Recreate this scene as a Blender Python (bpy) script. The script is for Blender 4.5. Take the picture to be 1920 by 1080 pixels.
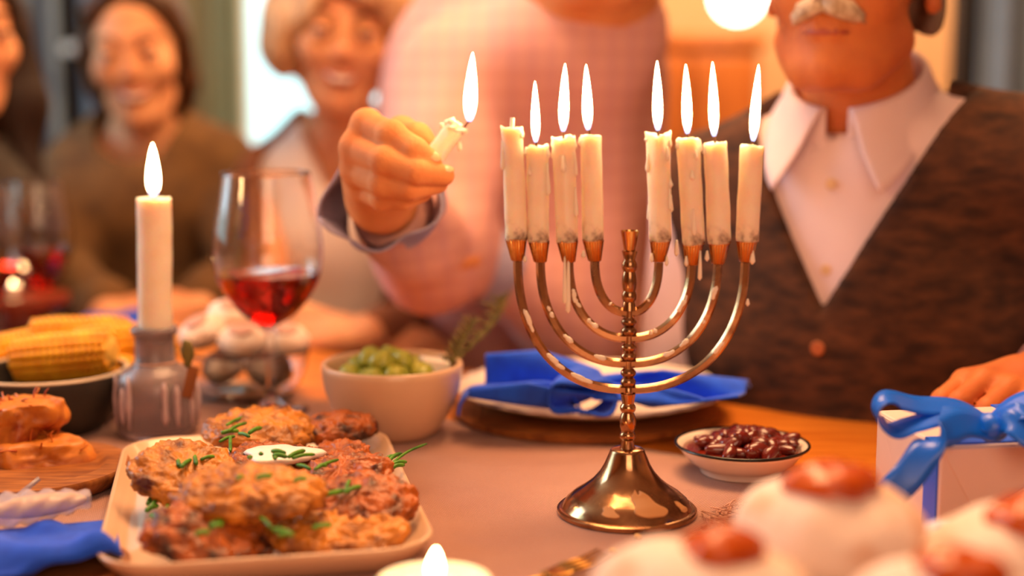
import bpy, bmesh, math, random
import numpy as np
from mathutils import Vector, Matrix, noise

random.seed(7)
rng = np.random.default_rng(7)
for o in list(bpy.data.objects):
    bpy.data.objects.remove(o)
SC = bpy.context.scene
COL = SC.collection
R = math.radians
V = Vector

# ------------------------------------------------------------------ camera, world, light, exposure
F = 2700.0                      # focal length in pixels of the 1920 frame
TH = R(8.22)                    # camera looks down a little
TZ = 0.75                       # table top height
H = 0.322                       # camera height above the table
CAM = V((0, 0, TZ + H))

cd = bpy.data.cameras.new('camera')
cam = bpy.data.objects.new('camera', cd)
COL.objects.link(cam)
cam.location = CAM
cam.rotation_euler = (math.pi / 2 - TH, 0, 0)
cd.sensor_width = 36
cd.lens = 36 * F / 1920
cd.clip_start = 0.05
cd.dof.use_dof = True
cd.dof.focus_distance = 1.10
cd.dof.aperture_fstop = 1.8
SC.camera = cam

wd = bpy.data.worlds.new('world')
SC.world = wd
wd.use_nodes = True
bgn = wd.node_tree.nodes['Background']
bgn.inputs[0].default_value = (0.52, 0.90, 0.92, 1)
bgn.inputs[1].default_value = 1.7

def area(name, loc, target, size, power, col, sy=None):
    l = bpy.data.lights.new(name, 'AREA')
    l.energy = power
    l.color = col
    l.size = size
    if sy:
        l.shape = 'RECTANGLE'
        l.size_y = sy
    o = bpy.data.objects.new(name, l)
    COL.objects.link(o)
    o.location = loc
    o.rotation_euler = (V(target) - V(loc)).to_track_quat('-Z', 'Y').to_euler()
    return o

area('daylight_side_window', (-2.02, 1.9, 1.75), (0.0, 1.5, 0.9), 0.7, 15, (0.60, 0.82, 1.0), 1.3)
area('overhead_warm_fill', (0.0, 1.45, 2.25), (0.0, 1.45, 0.0), 0.8, 31, (1.0, 0.55, 0.26))  # unseen warm fill added over the table, shines from no lamp
area('fill_behind_viewer', (0.35, -1.2, 1.75), (0.0, 1.6, 1.0), 1.2, 15, (1.0, 0.6, 0.38))  # soft front fill added behind the camera, stands for no real source
area('cupboard_fill', (0.75, 2.9, 2.3), (0.55, 3.4, 1.2), 0.6, 45, (1.0, 0.62, 0.30))  # added fill that warms the cupboard and wall behind the flames

vs = SC.view_settings
vs.view_transform = 'Standard'
vs.look = 'None'
vs.gamma = 1
vs.use_curve_mapping = False
vs.exposure = 0.5
SC.cycles.use_denoising = True
SC.cycles.sample_clamp_indirect = 6.0
SC.cycles.caustics_refractive = False

FLAME = 74.0

# ------------------------------------------------------------------ placing helpers
_s, _c = math.sin(TH), math.cos(TH)

def ray(u, v):
    r = (u - 960) / F
    q = (540 - v) / F
    return V((r, _c + q * _s, -_s + q * _c))

def W(u, v, Y):
    d = ray(u, v)
    return CAM + d * (Y / d.y)

def T(u, v, z=0.0):
    d = ray(u, v)
    return CAM + d * (-(H - z) / d.z)

def PM(Y, z=0.0):               # pixels per metre there
    return F / (Y * _c + (H - z) * _s)

E1 = V((-.844, .536, 0))        # along the table, to the left and away
E2 = V((-.536, -.844, 0))       # across the table, towards the viewer

# ------------------------------------------------------------------ geometry helpers: a geo is (verts, faces)
def join(*gs):
    vs_, fs = [], []
    for g in gs:
        b = len(vs_)
        vs_.extend(g[0])
        fs.extend([tuple(i + b for i in f) for f in g[1]])
    return vs_, fs

def xf(g, m):
    return [m @ V(p) for p in g[0]], g[1]

def mv(g, p):
    p = V(p)
    return [V(q) + p for q in g[0]], g[1]

def lathe(prof, n=40, rfun=None):
    vs_, fs, rings = [], [], []
    for r, z in prof:
        if r < 1e-6:
            rings.append([len(vs_)])
            vs_.append(V((0, 0, z)))
        else:
            rings.append(list(range(len(vs_), len(vs_) + n)))
            for i in range(n):
                a = 2 * math.pi * i / n
                rr = r * (rfun(a, z) if rfun else 1)
                vs_.append(V((rr * math.cos(a), rr * math.sin(a), z)))
    for a, b in zip(rings, rings[1:]):
        if len(a) == 1 and len(b) == 1:
            continue
        for i in range(n):
            j = (i + 1) % n
            if len(a) == 1:
                fs.append((a[0], b[j], b[i]))
            elif len(b) == 1:
                fs.append((a[i], a[j], b[0]))
            else:
                fs.append((a[i], a[j], b[j], b[i]))
    return vs_, fs

def tube(pts, rad, n=10, cap=True, phase=0.0, ref=None):
    pts = [V(p) for p in pts]
    m = len(pts)
    if not hasattr(rad, '__len__'):
        rad = [rad] * m
    vs_, fs = [], []
    up = V(ref) if ref else None
    for i, p in enumerate(pts):
        t = (pts[min(i + 1, m - 1)] - pts[max(i - 1, 0)]).normalized()
        if up is None:
            up = V((0, 0, 1)) if abs(t.z) < .9 else V((1, 0, 0))
        up = (up - t * up.dot(t)).normalized()
        si = t.cross(up)
        for k in range(n):
            a = 2 * math.pi * k / n + phase
            vs_.append(p + (up * math.cos(a) + si * math.sin(a)) * rad[i])
    for i in range(m - 1):
        for k in range(n):
            l = (k + 1) % n
            fs.append((i * n + k, i * n + l, (i + 1) * n + l, (i + 1) * n + k))
    if cap:
        fs.append(tuple(range(n))[::-1])
        fs.append(tuple(range((m - 1) * n, m * n)))
    return vs_, fs

def spline(pts, k=8):
    pts = [V(p) for p in pts]
    q = [pts[0] * 2 - pts[1]] + pts + [pts[-1] * 2 - pts[-2]]
    out = []
    for i in range(1, len(q) - 2):
        for j in range(k):
            t = j / k
            a, b, c, d = q[i - 1], q[i], q[i + 1], q[i + 2]
            out.append(.5 * ((2 * b) + (c - a) * t + (2 * a - 5 * b + 4 * c - d) * t * t + (3 * b - a - 3 * c + d) * t ** 3))
    out.append(pts[-1])
    return out

def blob(r, seg=24, rings=16, amp=0.0, freq=30, seed=0, flat=None):
    r = V(r) if hasattr(r, '__len__') else V((r, r, r))
    vs_, fs = [], []
    g = lathe([(math.sin(math.pi * i / rings), -math.cos(math.pi * i / rings)) for i in range(rings + 1)], seg)
    sd = V((seed * 3.7, seed * 1.3, seed * 7.1))
    for p in g[0]:
        q = V((p.x * r.x, p.y * r.y, p.z * r.z))
        if amp:
            d = noise.fractal(q * freq + sd, 1.0, 2.0, 3)
            q = q + p.normalized() * d * amp
        vs_.append(q)
    return vs_, g[1]

def rbox(sx, sy, sz, bev=.003, seg=2):
    bm = bmesh.new()
    bmesh.ops.create_cube(bm, size=1)
    for v in bm.verts:
        v.co = V((v.co.x * sx, v.co.y * sy, v.co.z * sz))
    if bev:
        bmesh.ops.bevel(bm, geom=list(bm.edges), offset=bev, segments=seg, affect='EDGES', profile=.5)
    g = ([v.co.copy() for v in bm.verts], [tuple(v.index for v in f.verts) for f in bm.faces])
    bm.verts.index_update()
    g = ([v.co.copy() for v in bm.verts], [tuple(v.index for v in f.verts) for f in bm.faces])
    bm.free()
    return g

def box2(lo, hi, bev=0.0):
    lo, hi = V(lo), V(hi)
    d = hi - lo
    return mv(rbox(d.x, d.y, d.z, bev), (lo + hi) / 2)

def sheet(fn, nu, nv, thick=.0015):
    """grid surface fn(a,b), a,b in 0..1, thickened along its normals"""
    P = [[V(fn(i / nu, j / nv)) for j in range(nv + 1)] for i in range(nu + 1)]
    top, bot = [], []
    for i in range(nu + 1):
        for j in range(nv + 1):
            du = P[min(i + 1, nu)][j] - P[max(i - 1, 0)][j]
            dv = P[i][min(j + 1, nv)] - P[i][max(j - 1, 0)]
            n = du.cross(dv)
            n = n.normalized() if n.length > 1e-12 else V((0, 0, 1))
            top.append(P[i][j] + n * thick / 2)
            bot.append(P[i][j] - n * thick / 2)
    N = len(top)
    id_ = lambda i, j: i * (nv + 1) + j
    fs = []
    for i in range(nu):
        for j in range(nv):
            q = (id_(i, j), id_(i + 1, j), id_(i + 1, j + 1), id_(i, j + 1))
            fs.append(q)
            fs.append(tuple(x + N for x in q[::-1]))
    for i in range(nu):
        for j in (0, nv):
            a, b = id_(i, j), id_(i + 1, j)
            fs.append((a, a + N, b + N, b) if j == 0 else (b, b + N, a + N, a))
    for j in range(nv):
        for i in (0, nu):
            a, b = id_(i, j), id_(i, j + 1)
            fs.append((b, b + N, a + N, a) if i == 0 else (a, a + N, b + N, b))
    return top + bot, fs

def ribbon(pts, widths, wdir, thick=.0006, k=8):
    """band along a spline; wdir: list of width direction vectors at the control points"""
    c = spline(pts, k)
    wd_ = spline(wdir, k)
    n = len(c) - 1
    if not hasattr(widths, '__len__'):
        widths = [widths] * len(pts)
    ws = [p.x for p in spline([V((w, 0, 0)) for w in widths], k)]
    def fn(a, b):
        i = round(a * n)
        t = (c[min(i + 1, n)] - c[max(i - 1, 0)]).normalized()
        w = wd_[i] - t * wd_[i].dot(t)
        w = w.normalized() if w.length > 1e-9 else V((1, 0, 0))
        return c[i] + w * ws[i] * (b - .5)
    return sheet(fn, n, 4, thick)

# ------------------------------------------------------------------ signed-distance modelling (bodies, hands, cloth)
class SDF:
    def __init__(s, lo, hi, cell):
        s.lo = np.array(lo, np.float32)
        s.cell = cell
        s.n = [max(4, int(math.ceil((h - l) / cell)) + 1) for l, h in zip(lo, hi)]
        s.D = np.full(s.n, 1.0, np.float32)
        s.ax = [s.lo[i] + cell * np.arange(s.n[i], dtype=np.float32) for i in range(3)]

    def _sl(s, lo, hi):
        sl = []
        for i in range(3):
            a = int(max(0, math.floor((lo[i] - s.lo[i]) / s.cell)))
            b = int(min(s.n[i], math.ceil((hi[i] - s.lo[i]) / s.cell) + 1))
            if b <= a:
                return None
            sl.append(slice(a, b))
        return tuple(sl)

    def _pts(s, sl):
        return np.meshgrid(s.ax[0][sl[0]], s.ax[1][sl[1]], s.ax[2][sl[2]], indexing='ij', sparse=True)

    def _put(s, sl, d, k, op):
        D = s.D[sl]
        if op == 'add':
            if k > 0:
                h = np.clip(.5 + .5 * (D - d) / k, 0, 1)
                s.D[sl] = D + (d - D) * h - k * h * (1 - h)
            else:
                s.D[sl] = np.minimum(D, d)
        else:
            d = -d
            if k > 0:
                h = np.clip(.5 - .5 * (D - d) / k, 0, 1)
                s.D[sl] = D + (d - D) * h + k * h * (1 - h)
            else:
                s.D[sl] = np.maximum(D, d)

    def cap(s, a, b, ra, rb=None, k=.01, op='add'):
        rb = ra if rb is None else rb
        a, b = np.array(a, np.float32), np.array(b, np.float32)
        m = max(ra, rb) + k + 3 * s.cell
        sl = s._sl(np.minimum(a, b) - m, np.maximum(a, b) + m)
        if sl is None:
            return s
        X, Y, Z = s._pts(sl)
        ba = b - a
        px, py, pz = X - a[0], Y - a[1], Z - a[2]
        h = np.clip((px * ba[0] + py * ba[1] + pz * ba[2]) / max(float(ba @ ba), 1e-9), 0, 1)
        d = np.sqrt((px - h * ba[0]) ** 2 + (py - h * ba[1]) ** 2 + (pz - h * ba[2]) ** 2) - (ra + (rb - ra) * h)
        s._put(sl, d, k, op)
        return s

    def chain(s, pts, rads, k=.008):
        for i in range(len(pts) - 1):
            s.cap(pts[i], pts[i + 1], rads[i], rads[i + 1], k)
        return s

    def ell(s, c, r, rot=None, k=.01, op='add'):
        c = np.array(c, np.float32)
        r = np.array(r if hasattr(r, '__len__') else (r, r, r), np.float32)
        m = float(r.max()) + k + 3 * s.cell
        sl = s._sl(c - m, c + m)
        if sl is None:
            return s
        X, Y, Z = s._pts(sl)
        p = [X - c[0], Y - c[1], Z - c[2]]
        if rot is not None:
            A = np.array([[rot[i][j] for j in range(3)] for i in range(3)], np.float32)   # columns = local axes
            p = [A[0][i] * p[0] + A[1][i] * p[1] + A[2][i] * p[2] for i in range(3)]
        k0 = np.sqrt((p[0] / r[0]) ** 2 + (p[1] / r[1]) ** 2 + (p[2] / r[2]) ** 2)
        k1 = np.sqrt((p[0] / r[0] ** 2) ** 2 + (p[1] / r[1] ** 2) ** 2 + (p[2] / r[2] ** 2) ** 2)
        d = k0 * (k0 - 1) / np.maximum(k1, 1e-6)
        s._put(sl, d, k, op)
        return s

    def half(s, p, n, k=.004):
        """keep the side the normal n points away from"""
        X, Y, Z = np.meshgrid(*s.ax, indexing='ij', sparse=True)
        n = V(n).normalized()
        d = (X - p[0]) * n[0] + (Y - p[1]) * n[1] + (Z - p[2]) * n[2]
        s._put((slice(None),) * 3, -d, k, 'sub')
        return s

    def fn(s, f, k=.004, op='sub'):
        X, Y, Z = np.meshgrid(*s.ax, indexing='ij', sparse=True)
        s._put((slice(None),) * 3, f(X, Y, Z), k, op)
        return s

    def geo(s):
        D = s.D
        D[0], D[-1], D[:, 0], D[:, -1], D[:, :, 0], D[:, :, -1] = (np.maximum(D[i], .5 * s.cell) for i in
            (np.s_[0], np.s_[-1], np.s_[:, 0], np.s_[:, -1], np.s_[:, :, 0], np.s_[:, :, -1]))
        I = D < 0
        c = np.zeros([k - 1 for k in s.n], np.uint8)
        for a in (0, 1):
            for b in (0, 1):
                for e in (0, 1):
                    c += I[a:s.n[0] - 1 + a, b:s.n[1] - 1 + b, e:s.n[2] - 1 + e]
        act = np.argwhere((c > 0) & (c < 8))
        idx = np.full(c.shape, -1, np.int32)
        idx[act[:, 0], act[:, 1], act[:, 2]] = np.arange(len(act))
        pos = np.zeros((len(act), 3), np.float32)
        cnt = np.zeros(len(act), np.float32)
        cor = [(a, b, e) for a in (0, 1) for b in (0, 1) for e in (0, 1)]
        val = {q: D[act[:, 0] + q[0], act[:, 1] + q[1], act[:, 2] + q[2]] for q in cor}
        for q in cor:
            for ax in range(3):
                if q[ax]:
                    continue
                w = list(q)
                w[ax] = 1
                va, vb = val[q], val[tuple(w)]
                x = (va < 0) != (vb < 0)
                t = np.where(x, va / np.where(x, va - vb, 1), 0)
                p = np.tile(np.array(q, np.float32), (len(act), 1))
                p[:, ax] += t
                pos[x] += p[x]
                cnt[x] += 1
        P = (act + pos / cnt[:, None]) * s.cell + s.lo
        fs = []
        for ax in range(3):
            b1, b2 = (ax + 1) % 3, (ax + 2) % 3
            sa = [slice(None)] * 3
            sb = [slice(None)] * 3
            sa[ax] = slice(0, -1)
            sb[ax] = slice(1, None)
            x = I[tuple(sa)] != I[tuple(sb)]
            e = np.argwhere(x)
            e = e[(e[:, b1] > 0) & (e[:, b2] > 0) & (e[:, b1] < s.n[b1] - 1) & (e[:, b2] < s.n[b2] - 1)]
            if not len(e):
                continue
            ins = I[e[:, 0], e[:, 1], e[:, 2]]
            def cid(d1, d2):
                f = e.copy()
                f[:, b1] -= d1
                f[:, b2] -= d2
                return idx[f[:, 0], f[:, 1], f[:, 2]]
            q = np.stack([cid(1, 1), cid(0, 1), cid(0, 0), cid(1, 0)], 1)
            q[~ins] = q[~ins][:, ::-1]
            fs.append(q)
        return P, np.concatenate(fs)

# ------------------------------------------------------------------ object helpers
ORG = {}

def mesh_of(name, g):
    me = bpy.data.meshes.new(name)
    P, Fc = g
    if isinstance(P, np.ndarray):
        me.vertices.add(len(P))
        me.vertices.foreach_set('co', np.ascontiguousarray(P, np.float32).ravel())
        me.loops.add(len(Fc) * 4)
        me.loops.foreach_set('vertex_index', np.ascontiguousarray(Fc, np.int32).ravel())
        me.polygons.add(len(Fc))
        me.polygons.foreach_set('loop_start', np.arange(0, len(Fc) * 4, 4, dtype=np.int32))
        me.update(calc_edges=True)
        me.validate()
    else:
        me.from_pydata([tuple(p) for p in P], [], [tuple(f) for f in Fc])
        me.update()
    return me

def npjoin(*gs):
    Ps, Fs, b = [], [], 0
    for P, Fc in gs:
        Ps.append(P)
        Fs.append(Fc + b)
        b += len(P)
    return np.concatenate(Ps), np.concatenate(Fs)

def obj(name, g, mat_, parent=None, smooth=True, org=None, sharp=None, kind=None):
    """g in world coordinates; the origin goes to the bottom centre of its bounds"""
    P = g[0]
    if org is None:
        A = np.array([tuple(p) for p in P]) if not isinstance(P, np.ndarray) else P
        lo, hi = A.min(0), A.max(0)
        org = V(((lo[0] + hi[0]) / 2, (lo[1] + hi[1]) / 2, lo[2]))
    org = V(org)
    if isinstance(P, np.ndarray):
        g = (P - np.array(tuple(org), np.float32), g[1])
    else:
        g = ([V(p) - org for p in P], g[1])
    me = mesh_of(name, g)
    if mat_ is not None:
        me.materials.append(mat_)
    if smooth:
        me.polygons.foreach_set('use_smooth', [True] * len(me.polygons))
        if sharp:
            me.set_sharp_from_angle(angle=R(sharp))
    o = bpy.data.objects.new(name, me)
    COL.objects.link(o)
    if parent is not None:
        o.parent = parent
        o.location = org - ORG[parent.name]
    else:
        o.location = org
    ORG[o.name] = org
    if kind:
        o['kind'] = kind
    return o

def tag(o, label, cat, group=None, kind=None):
    o['label'] = label
    o['category'] = cat
    if group:
        o['group'] = group
    if kind:
        o['kind'] = kind
    return o

def thing(name, loc, label, cat, group=None):
    o = bpy.data.objects.new(name, None)
    COL.objects.link(o)
    o.location = loc
    o.empty_display_size = .02
    ORG[o.name] = V(loc)
    return tag(o, label, cat, group)

def struct(name, g, m, smooth=False, label=None):
    o = obj(name, g, m, smooth=smooth)
    o['kind'] = 'structure'
    if label:
        o['label'] = label
    return o

# ------------------------------------------------------------------ materials
def lin(h):
    if not isinstance(h, str):
        return tuple(h) + ((1,) if len(h) == 3 else ())
    h = h.lstrip('#')
    c = [int(h[i:i + 2], 16) / 255 for i in (0, 2, 4)]
    return tuple(x / 12.92 if x <= .04045 else ((x + .055) / 1.055) ** 2.4 for x in c) + (1,)

MATS = {}

def mat(name, col, rough=.5, metal=0.0, col2=None, nscale=20, stretch=(1, 1, 1), rotz=0, detail=4, lo=.35, hi=.65, bump=0, bscale=None,
        sss=0, sssr=(1, .4, .2), sscale=.01, trans=0, ior=1.45, coat=0, sheen=0, spec=.5, alpha=1, rough2=None):
    m = bpy.data.materials.new(name)
    m.use_nodes = True
    nt = m.node_tree
    N, L = nt.nodes, nt.links
    b = N['Principled BSDF']
    b.inputs['Base Color'].default_value = lin(col)
    b.inputs['Roughness'].default_value = rough
    b.inputs['Metallic'].default_value = metal
    b.inputs['IOR'].default_value = ior
    b.inputs['Specular IOR Level'].default_value = spec
    b.inputs['Transmission Weight'].default_value = trans
    b.inputs['Coat Weight'].default_value = coat
    b.inputs['Coat Roughness'].default_value = .08
    b.inputs['Sheen Weight'].default_value = sheen
    b.inputs['Alpha'].default_value = alpha
    if sss:
        b.inputs['Subsurface Weight'].default_value = sss
        b.inputs['Subsurface Radius'].default_value = sssr
        b.inputs['Subsurface Scale'].default_value = sscale
    tc = N.new('ShaderNodeTexCoord')
    mp = N.new('ShaderNodeMapping')
    mp.inputs['Scale'].default_value = stretch
    mp.inputs['Rotation'].default_value = (0, 0, rotz)
    L.new(tc.outputs['Object'], mp.inputs[0])
    if col2 is not None:
        n = N.new('ShaderNodeTexNoise')
        n.inputs['Scale'].default_value = nscale
        n.inputs['Detail'].default_value = detail
        L.new(mp.outputs[0], n.inputs['Vector'])
        r = N.new('ShaderNodeValToRGB')
        r.color_ramp.elements[0].position = lo
        r.color_ramp.elements[1].position = hi
        r.color_ramp.elements[0].color = lin(col)
        r.color_ramp.elements[1].color = lin(col2)
        L.new(n.outputs['Fac'], r.inputs[0])
        L.new(r.outputs[0], b.inputs['Base Color'])
        if rough2 is not None:
            mr = N.new('ShaderNodeMapRange')
            mr.inputs[1].default_value = lo
            mr.inputs[2].default_value = hi
            mr.inputs[3].default_value = rough
            mr.inputs[4].default_value = rough2
            L.new(n.outputs['Fac'], mr.inputs[0])
            L.new(mr.outputs[0], b.inputs['Roughness'])
    if bump:
        n2 = N.new('ShaderNodeTexNoise')
        n2.inputs['Scale'].default_value = bscale or nscale * 3
        n2.inputs['Detail'].default_value = 5
        L.new(mp.outputs[0], n2.inputs['Vector'])
        bp = N.new('ShaderNodeBump')
        bp.inputs['Strength'].default_value = bump
        bp.inputs['Distance'].default_value = .002
        L.new(n2.outputs['Fac'], bp.inputs['Height'])
        L.new(bp.outputs[0], b.inputs['Normal'])
    MATS[name] = m
    return m

def weave(m, rotz, scale, amp=.35, depth=.0006):
    """plain weave: two crossed thread directions modulate relief and colour of a material"""
    nt = m.node_tree
    N, L = nt.nodes, nt.links
    b = N['Principled BSDF']
    tc = N.new('ShaderNodeTexCoord')
    mp = N.new('ShaderNodeMapping')
    mp.inputs['Rotation'].default_value = (0, 0, rotz)
    L.new(tc.outputs['Object'], mp.inputs[0])
    ws = []
    for d in ('X', 'Y'):
        w = N.new('ShaderNodeTexWave')
        w.bands_direction = d
        w.inputs['Scale'].default_value = scale
        w.inputs['Distortion'].default_value = 1.2
        w.inputs['Detail'].default_value = 1
        w.inputs['Detail Scale'].default_value = .4
        L.new(mp.outputs[0], w.inputs['Vector'])
        ws.append(w)
    mu = N.new('ShaderNodeMath')
    mu.operation = 'MULTIPLY'
    L.new(ws[0].outputs['Fac'], mu.inputs[0])
    L.new(ws[1].outputs['Fac'], mu.inputs[1])
    bp = N.new('ShaderNodeBump')
    bp.inputs['Strength'].default_value = .9
    bp.inputs['Distance'].default_value = depth
    L.new(mu.outputs[0], bp.inputs['Height'])
    L.new(bp.outputs[0], b.inputs['Normal'])
    src = b.inputs['Base Color'].links[0].from_socket if b.inputs['Base Color'].links else None
    mx = N.new('ShaderNodeMix')
    mx.data_type = 'RGBA'
    mx.blend_type = 'MULTIPLY'
    mx.inputs['Factor'].default_value = 1
    if src:
        L.new(src, mx.inputs['A'])
    else:
        mx.inputs['A'].default_value = b.inputs['Base Color'].default_value
    rp = N.new('ShaderNodeMapRange')
    rp.inputs[3].default_value = 1 - amp
    rp.inputs[4].default_value = 1.05
    L.new(mu.outputs[0], rp.inputs[0])
    L.new(rp.outputs[0], mx.inputs['B'])
    L.new(mx.outputs['Result'], b.inputs['Base Color'])
    return m

def emit(name, col, s):
    m = bpy.data.materials.new(name)
    m.use_nodes = True
    nt = m.node_tree
    nt.nodes.remove(nt.nodes['Principled BSDF'])
    e = nt.nodes.new('ShaderNodeEmission')
    e.inputs[0].default_value = lin(col)
    e.inputs[1].default_value = s
    nt.links.new(e.outputs[0], nt.nodes['Material Output'].inputs[0])
    return m

def flame_mat():
    m = emit('candle_flame', (1, .58, .24), FLAME)
    nt = m.node_tree
    e = [n for n in nt.nodes if n.type == 'EMISSION'][0]
    tc = nt.nodes.new('ShaderNodeTexCoord')
    sp = nt.nodes.new('ShaderNodeSeparateXYZ')
    nt.links.new(tc.outputs['Generated'], sp.inputs[0])
    r = nt.nodes.new('ShaderNodeValToRGB')
    r.color_ramp.elements[0].position = 0
    r.color_ramp.elements[0].color = (.009, .010, .020, 1)
    r.color_ramp.elements[1].position = .2
    r.color_ramp.elements[1].color = (.5, .29, .13, 1)
    x = r.color_ramp.elements.new(.10)
    x.color = (.025, .022, .026, 1)
    x = r.color_ramp.elements.new(.45)
    x.color = (1, .58, .24, 1)
    nt.links.new(sp.outputs['Z'], r.inputs[0])
    nt.links.new(r.outputs[0], e.inputs[0])
    return m

M_flame = flame_mat()
M_wax = mat('candle_wax', '#f6ead8', .35, sss=1, sssr=(1, .62, .36), sscale=.012, col2='#f1e2cc', nscale=60)
M_wax_drip = mat('wax_drip', '#fbeedd', .4, sss=.3, sssr=(1, .7, .5), sscale=.0006)
M_spill = mat('cooled_wax_film', '#c9915e', .45)
M_wick = mat('wick', '#5a3a22', .9)
M_brass = mat('aged_brass', '#bd9068', .15, 1.0, col2='#6e4a34', nscale=38, lo=.42, hi=.72, rough2=.34, bump=.05, bscale=120)
M_brass_cup = mat('bright_brass', '#d0a060', .2, 1.0, col2='#a8703c', nscale=60, lo=.4, hi=.7)
M_wood = mat('oak_table', '#e08a30', .32, col2='#c46a1c', nscale=9, stretch=(1.2, 14, 1), rotz=R(32.4), detail=6, coat=.15, bump=.06, bscale=60)
M_board = mat('acacia_wood', '#a8672f', .45, col2='#7c4520', nscale=14, stretch=(2, 12, 1), detail=5)
M_burlap = weave(mat('burlap', '#f2b6a0', .9, col2='#dc9c88', nscale=5, sheen=.2), R(32.4), 165, .62, .0009)
M_fray = mat('burlap_thread', '#cf9c86', .9)
M_cream_ceramic = mat('cream_ceramic', '#d9b596', .3, coat=.3, col2='#d2ab8a', nscale=8)
M_white_ceramic = mat('white_ceramic', '#efdfd2', .22, coat=.4)
M_enamel = mat('white_enamel', '#ecd9cb', .25, coat=.4)
M_black_enamel = mat('black_enamel', '#14110f', .25)
M_dark_bowl = mat('charcoal_stoneware', '#2c2723', .55, col2='#3a332c', nscale=30, bump=.1)
M_glass = mat('clear_glass', '#ffffff', .02, trans=1, ior=1.45)
M_bottle = mat('bottle_glass', '#d8c6cc', .22, trans=.7, ior=1.3, col2='#c4b0b8', nscale=18, bump=.5, bscale=40)
M_wine = mat('red_wine', '#b81408', .0, trans=1, ior=1.34)
M_blue = mat('royal_blue_linen', '#0a55ee', .85, col2='#0848d8', nscale=60, bump=.25, bscale=500, sheen=.15)
M_satin = mat('blue_satin', '#0464ec', .33, spec=.6)
M_paper = mat('gift_paper', '#e6cfc8', .55, col2='#dcc2bb', nscale=10, bump=.1, bscale=25)
M_latke = mat('fried_latke', '#b05814', .38, col2='#340e02', nscale=62, detail=10, lo=.42, hi=.66, bump=.9, bscale=230, spec=.6)
M_latke2 = mat('fried_latke_pale', '#cc8026', .38, col2='#521c06', nscale=58, detail=10, lo=.42, hi=.68, bump=.9, bscale=210, spec=.6)
M_creamd = mat('sour_cream', '#f6eee8', .3, sss=.4, sscale=.004)
M_chive = mat('green_chive', '#5f9a22', .45, col2='#2f6a1c', nscale=80)
M_corn = mat('corn_kernel', '#f4b824', .32, col2='#dd8f14', nscale=50, sss=.2, sscale=.004)
M_corn_core = mat('corn_core', '#d9a948', .7)
M_potato = mat('roast_pastry', '#c87a2c', .45, col2='#8a3410', nscale=34, lo=.42, hi=.62, bump=.5, bscale=90)
M_shred = mat('crisp_shreds', '#a8461a', .5, col2='#d07a2c', nscale=60)
M_olive = mat('green_olive', '#b0ac40', .35, col2='#76862a', nscale=60, bump=.2)
M_cheese = mat('white_cheese', '#efe6df', .5, sss=.3, sscale=.004)
M_herb = mat('rosemary', '#7a6a2c', .6, col2='#4f4a20', nscale=50)
M_bean = mat('kidney_bean', '#6e1a10', .22, col2='#451008', nscale=50, coat=.4)
M_sauce = mat('bean_sauce', '#7c2413', .22, col2='#5a140a', nscale=70, bump=.4, coat=.3)
M_donut = mat('powdered_dough', '#e8d3c8', .8, col2='#c98a58', nscale=20, lo=.5, hi=.72, bump=.4, bscale=120)
M_donut_dark = mat('fried_dough_side', '#e6cdb6', .8, col2='#c98a52', nscale=16, lo=.42, hi=.7, bump=.3, bscale=120)
M_jam = mat('apricot_jam', '#cc5c0c', .25, col2='#9a3408', nscale=40, sss=.3, sscale=.004, coat=.2)
M_skin_m = mat('skin_tanned', '#c8743e', .55, spec=.3, sss=.18, sscale=.006, sssr=(1, .35, .2), col2='#b8643a', nscale=24, bump=.15, bscale=200)
M_skin_h = mat('skin_hand', '#d8925f', .72, spec=.2, sss=.2, sscale=.005, sssr=(1, .35, .2), col2='#cf8150', nscale=30, bump=.25, bscale=260)
M_skin_w = mat('skin_fair', '#e0a478', .55, spec=.3, sss=.2, sscale=.006, sssr=(1, .35, .2), col2='#cf8a62', nscale=24)
M_nail = mat('fingernail', '#e2a27c', .25)
M_eye = mat('eye_white', '#e8dcd2', .25)
M_iris = mat('eye_dark', '#2a1a10', .3)
M_lip = mat('lips', '#a24a38', .45)
M_teeth = mat('teeth', '#f0e6dc', .3)
M_brow = mat('eyebrow', '#4a2c18', .9)
M_hair_brown = mat('brown_hair', '#5a3a22', .5, col2='#3a2414', nscale=12, stretch=(14, 14, 1), bump=.6, bscale=40)
M_hair_dark = mat('dark_hair', '#1c100a', .5, col2='#2c1a10', nscale=12, stretch=(14, 14, 1), bump=.6, bscale=40)
M_hair_blonde = mat('pale_blonde_hair', '#d8b48a', .55, col2='#b88a5c', nscale=14, stretch=(10, 10, 1.5), bump=.7, bscale=40)
M_moust = mat('grey_moustache', '#cdb49c', .7, col2='#a88a70', nscale=60, stretch=(3, 3, 1), bump=.6, bscale=150)
M_hair_grey = mat('grey_hair', '#8a7a6c', .6, col2='#6a5a4c', nscale=30, bump=.6, bscale=80)
M_shirt_w = mat('pinkish_white_shirt', '#e6cdd0', .8, col2='#dbc0c6', nscale=6, bump=.15, bscale=30)
M_blouse = mat('white_blouse', '#e8dcd6', .8, col2='#dccdc8', nscale=8)
M_knit = mat('olive_brown_knit', '#6a4a26', .9, col2='#54391e', nscale=30, bump=.4, bscale=200)
M_cardi = mat('brown_cardigan', '#8a5536', .9, col2='#6e402a', nscale=30, bump=.4, bscale=200)
M_trouser = mat('dark_trousers', '#1c1816', .9)
M_button = mat('shirt_button', '#d9b48e', .4)
M_vbutton = mat('vest_button', '#b0643a', .4)
M_grey_cuff = mat('lavender_cuff', '#a7a0bd', .85, col2='#8f88a8', nscale=20)

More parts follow.
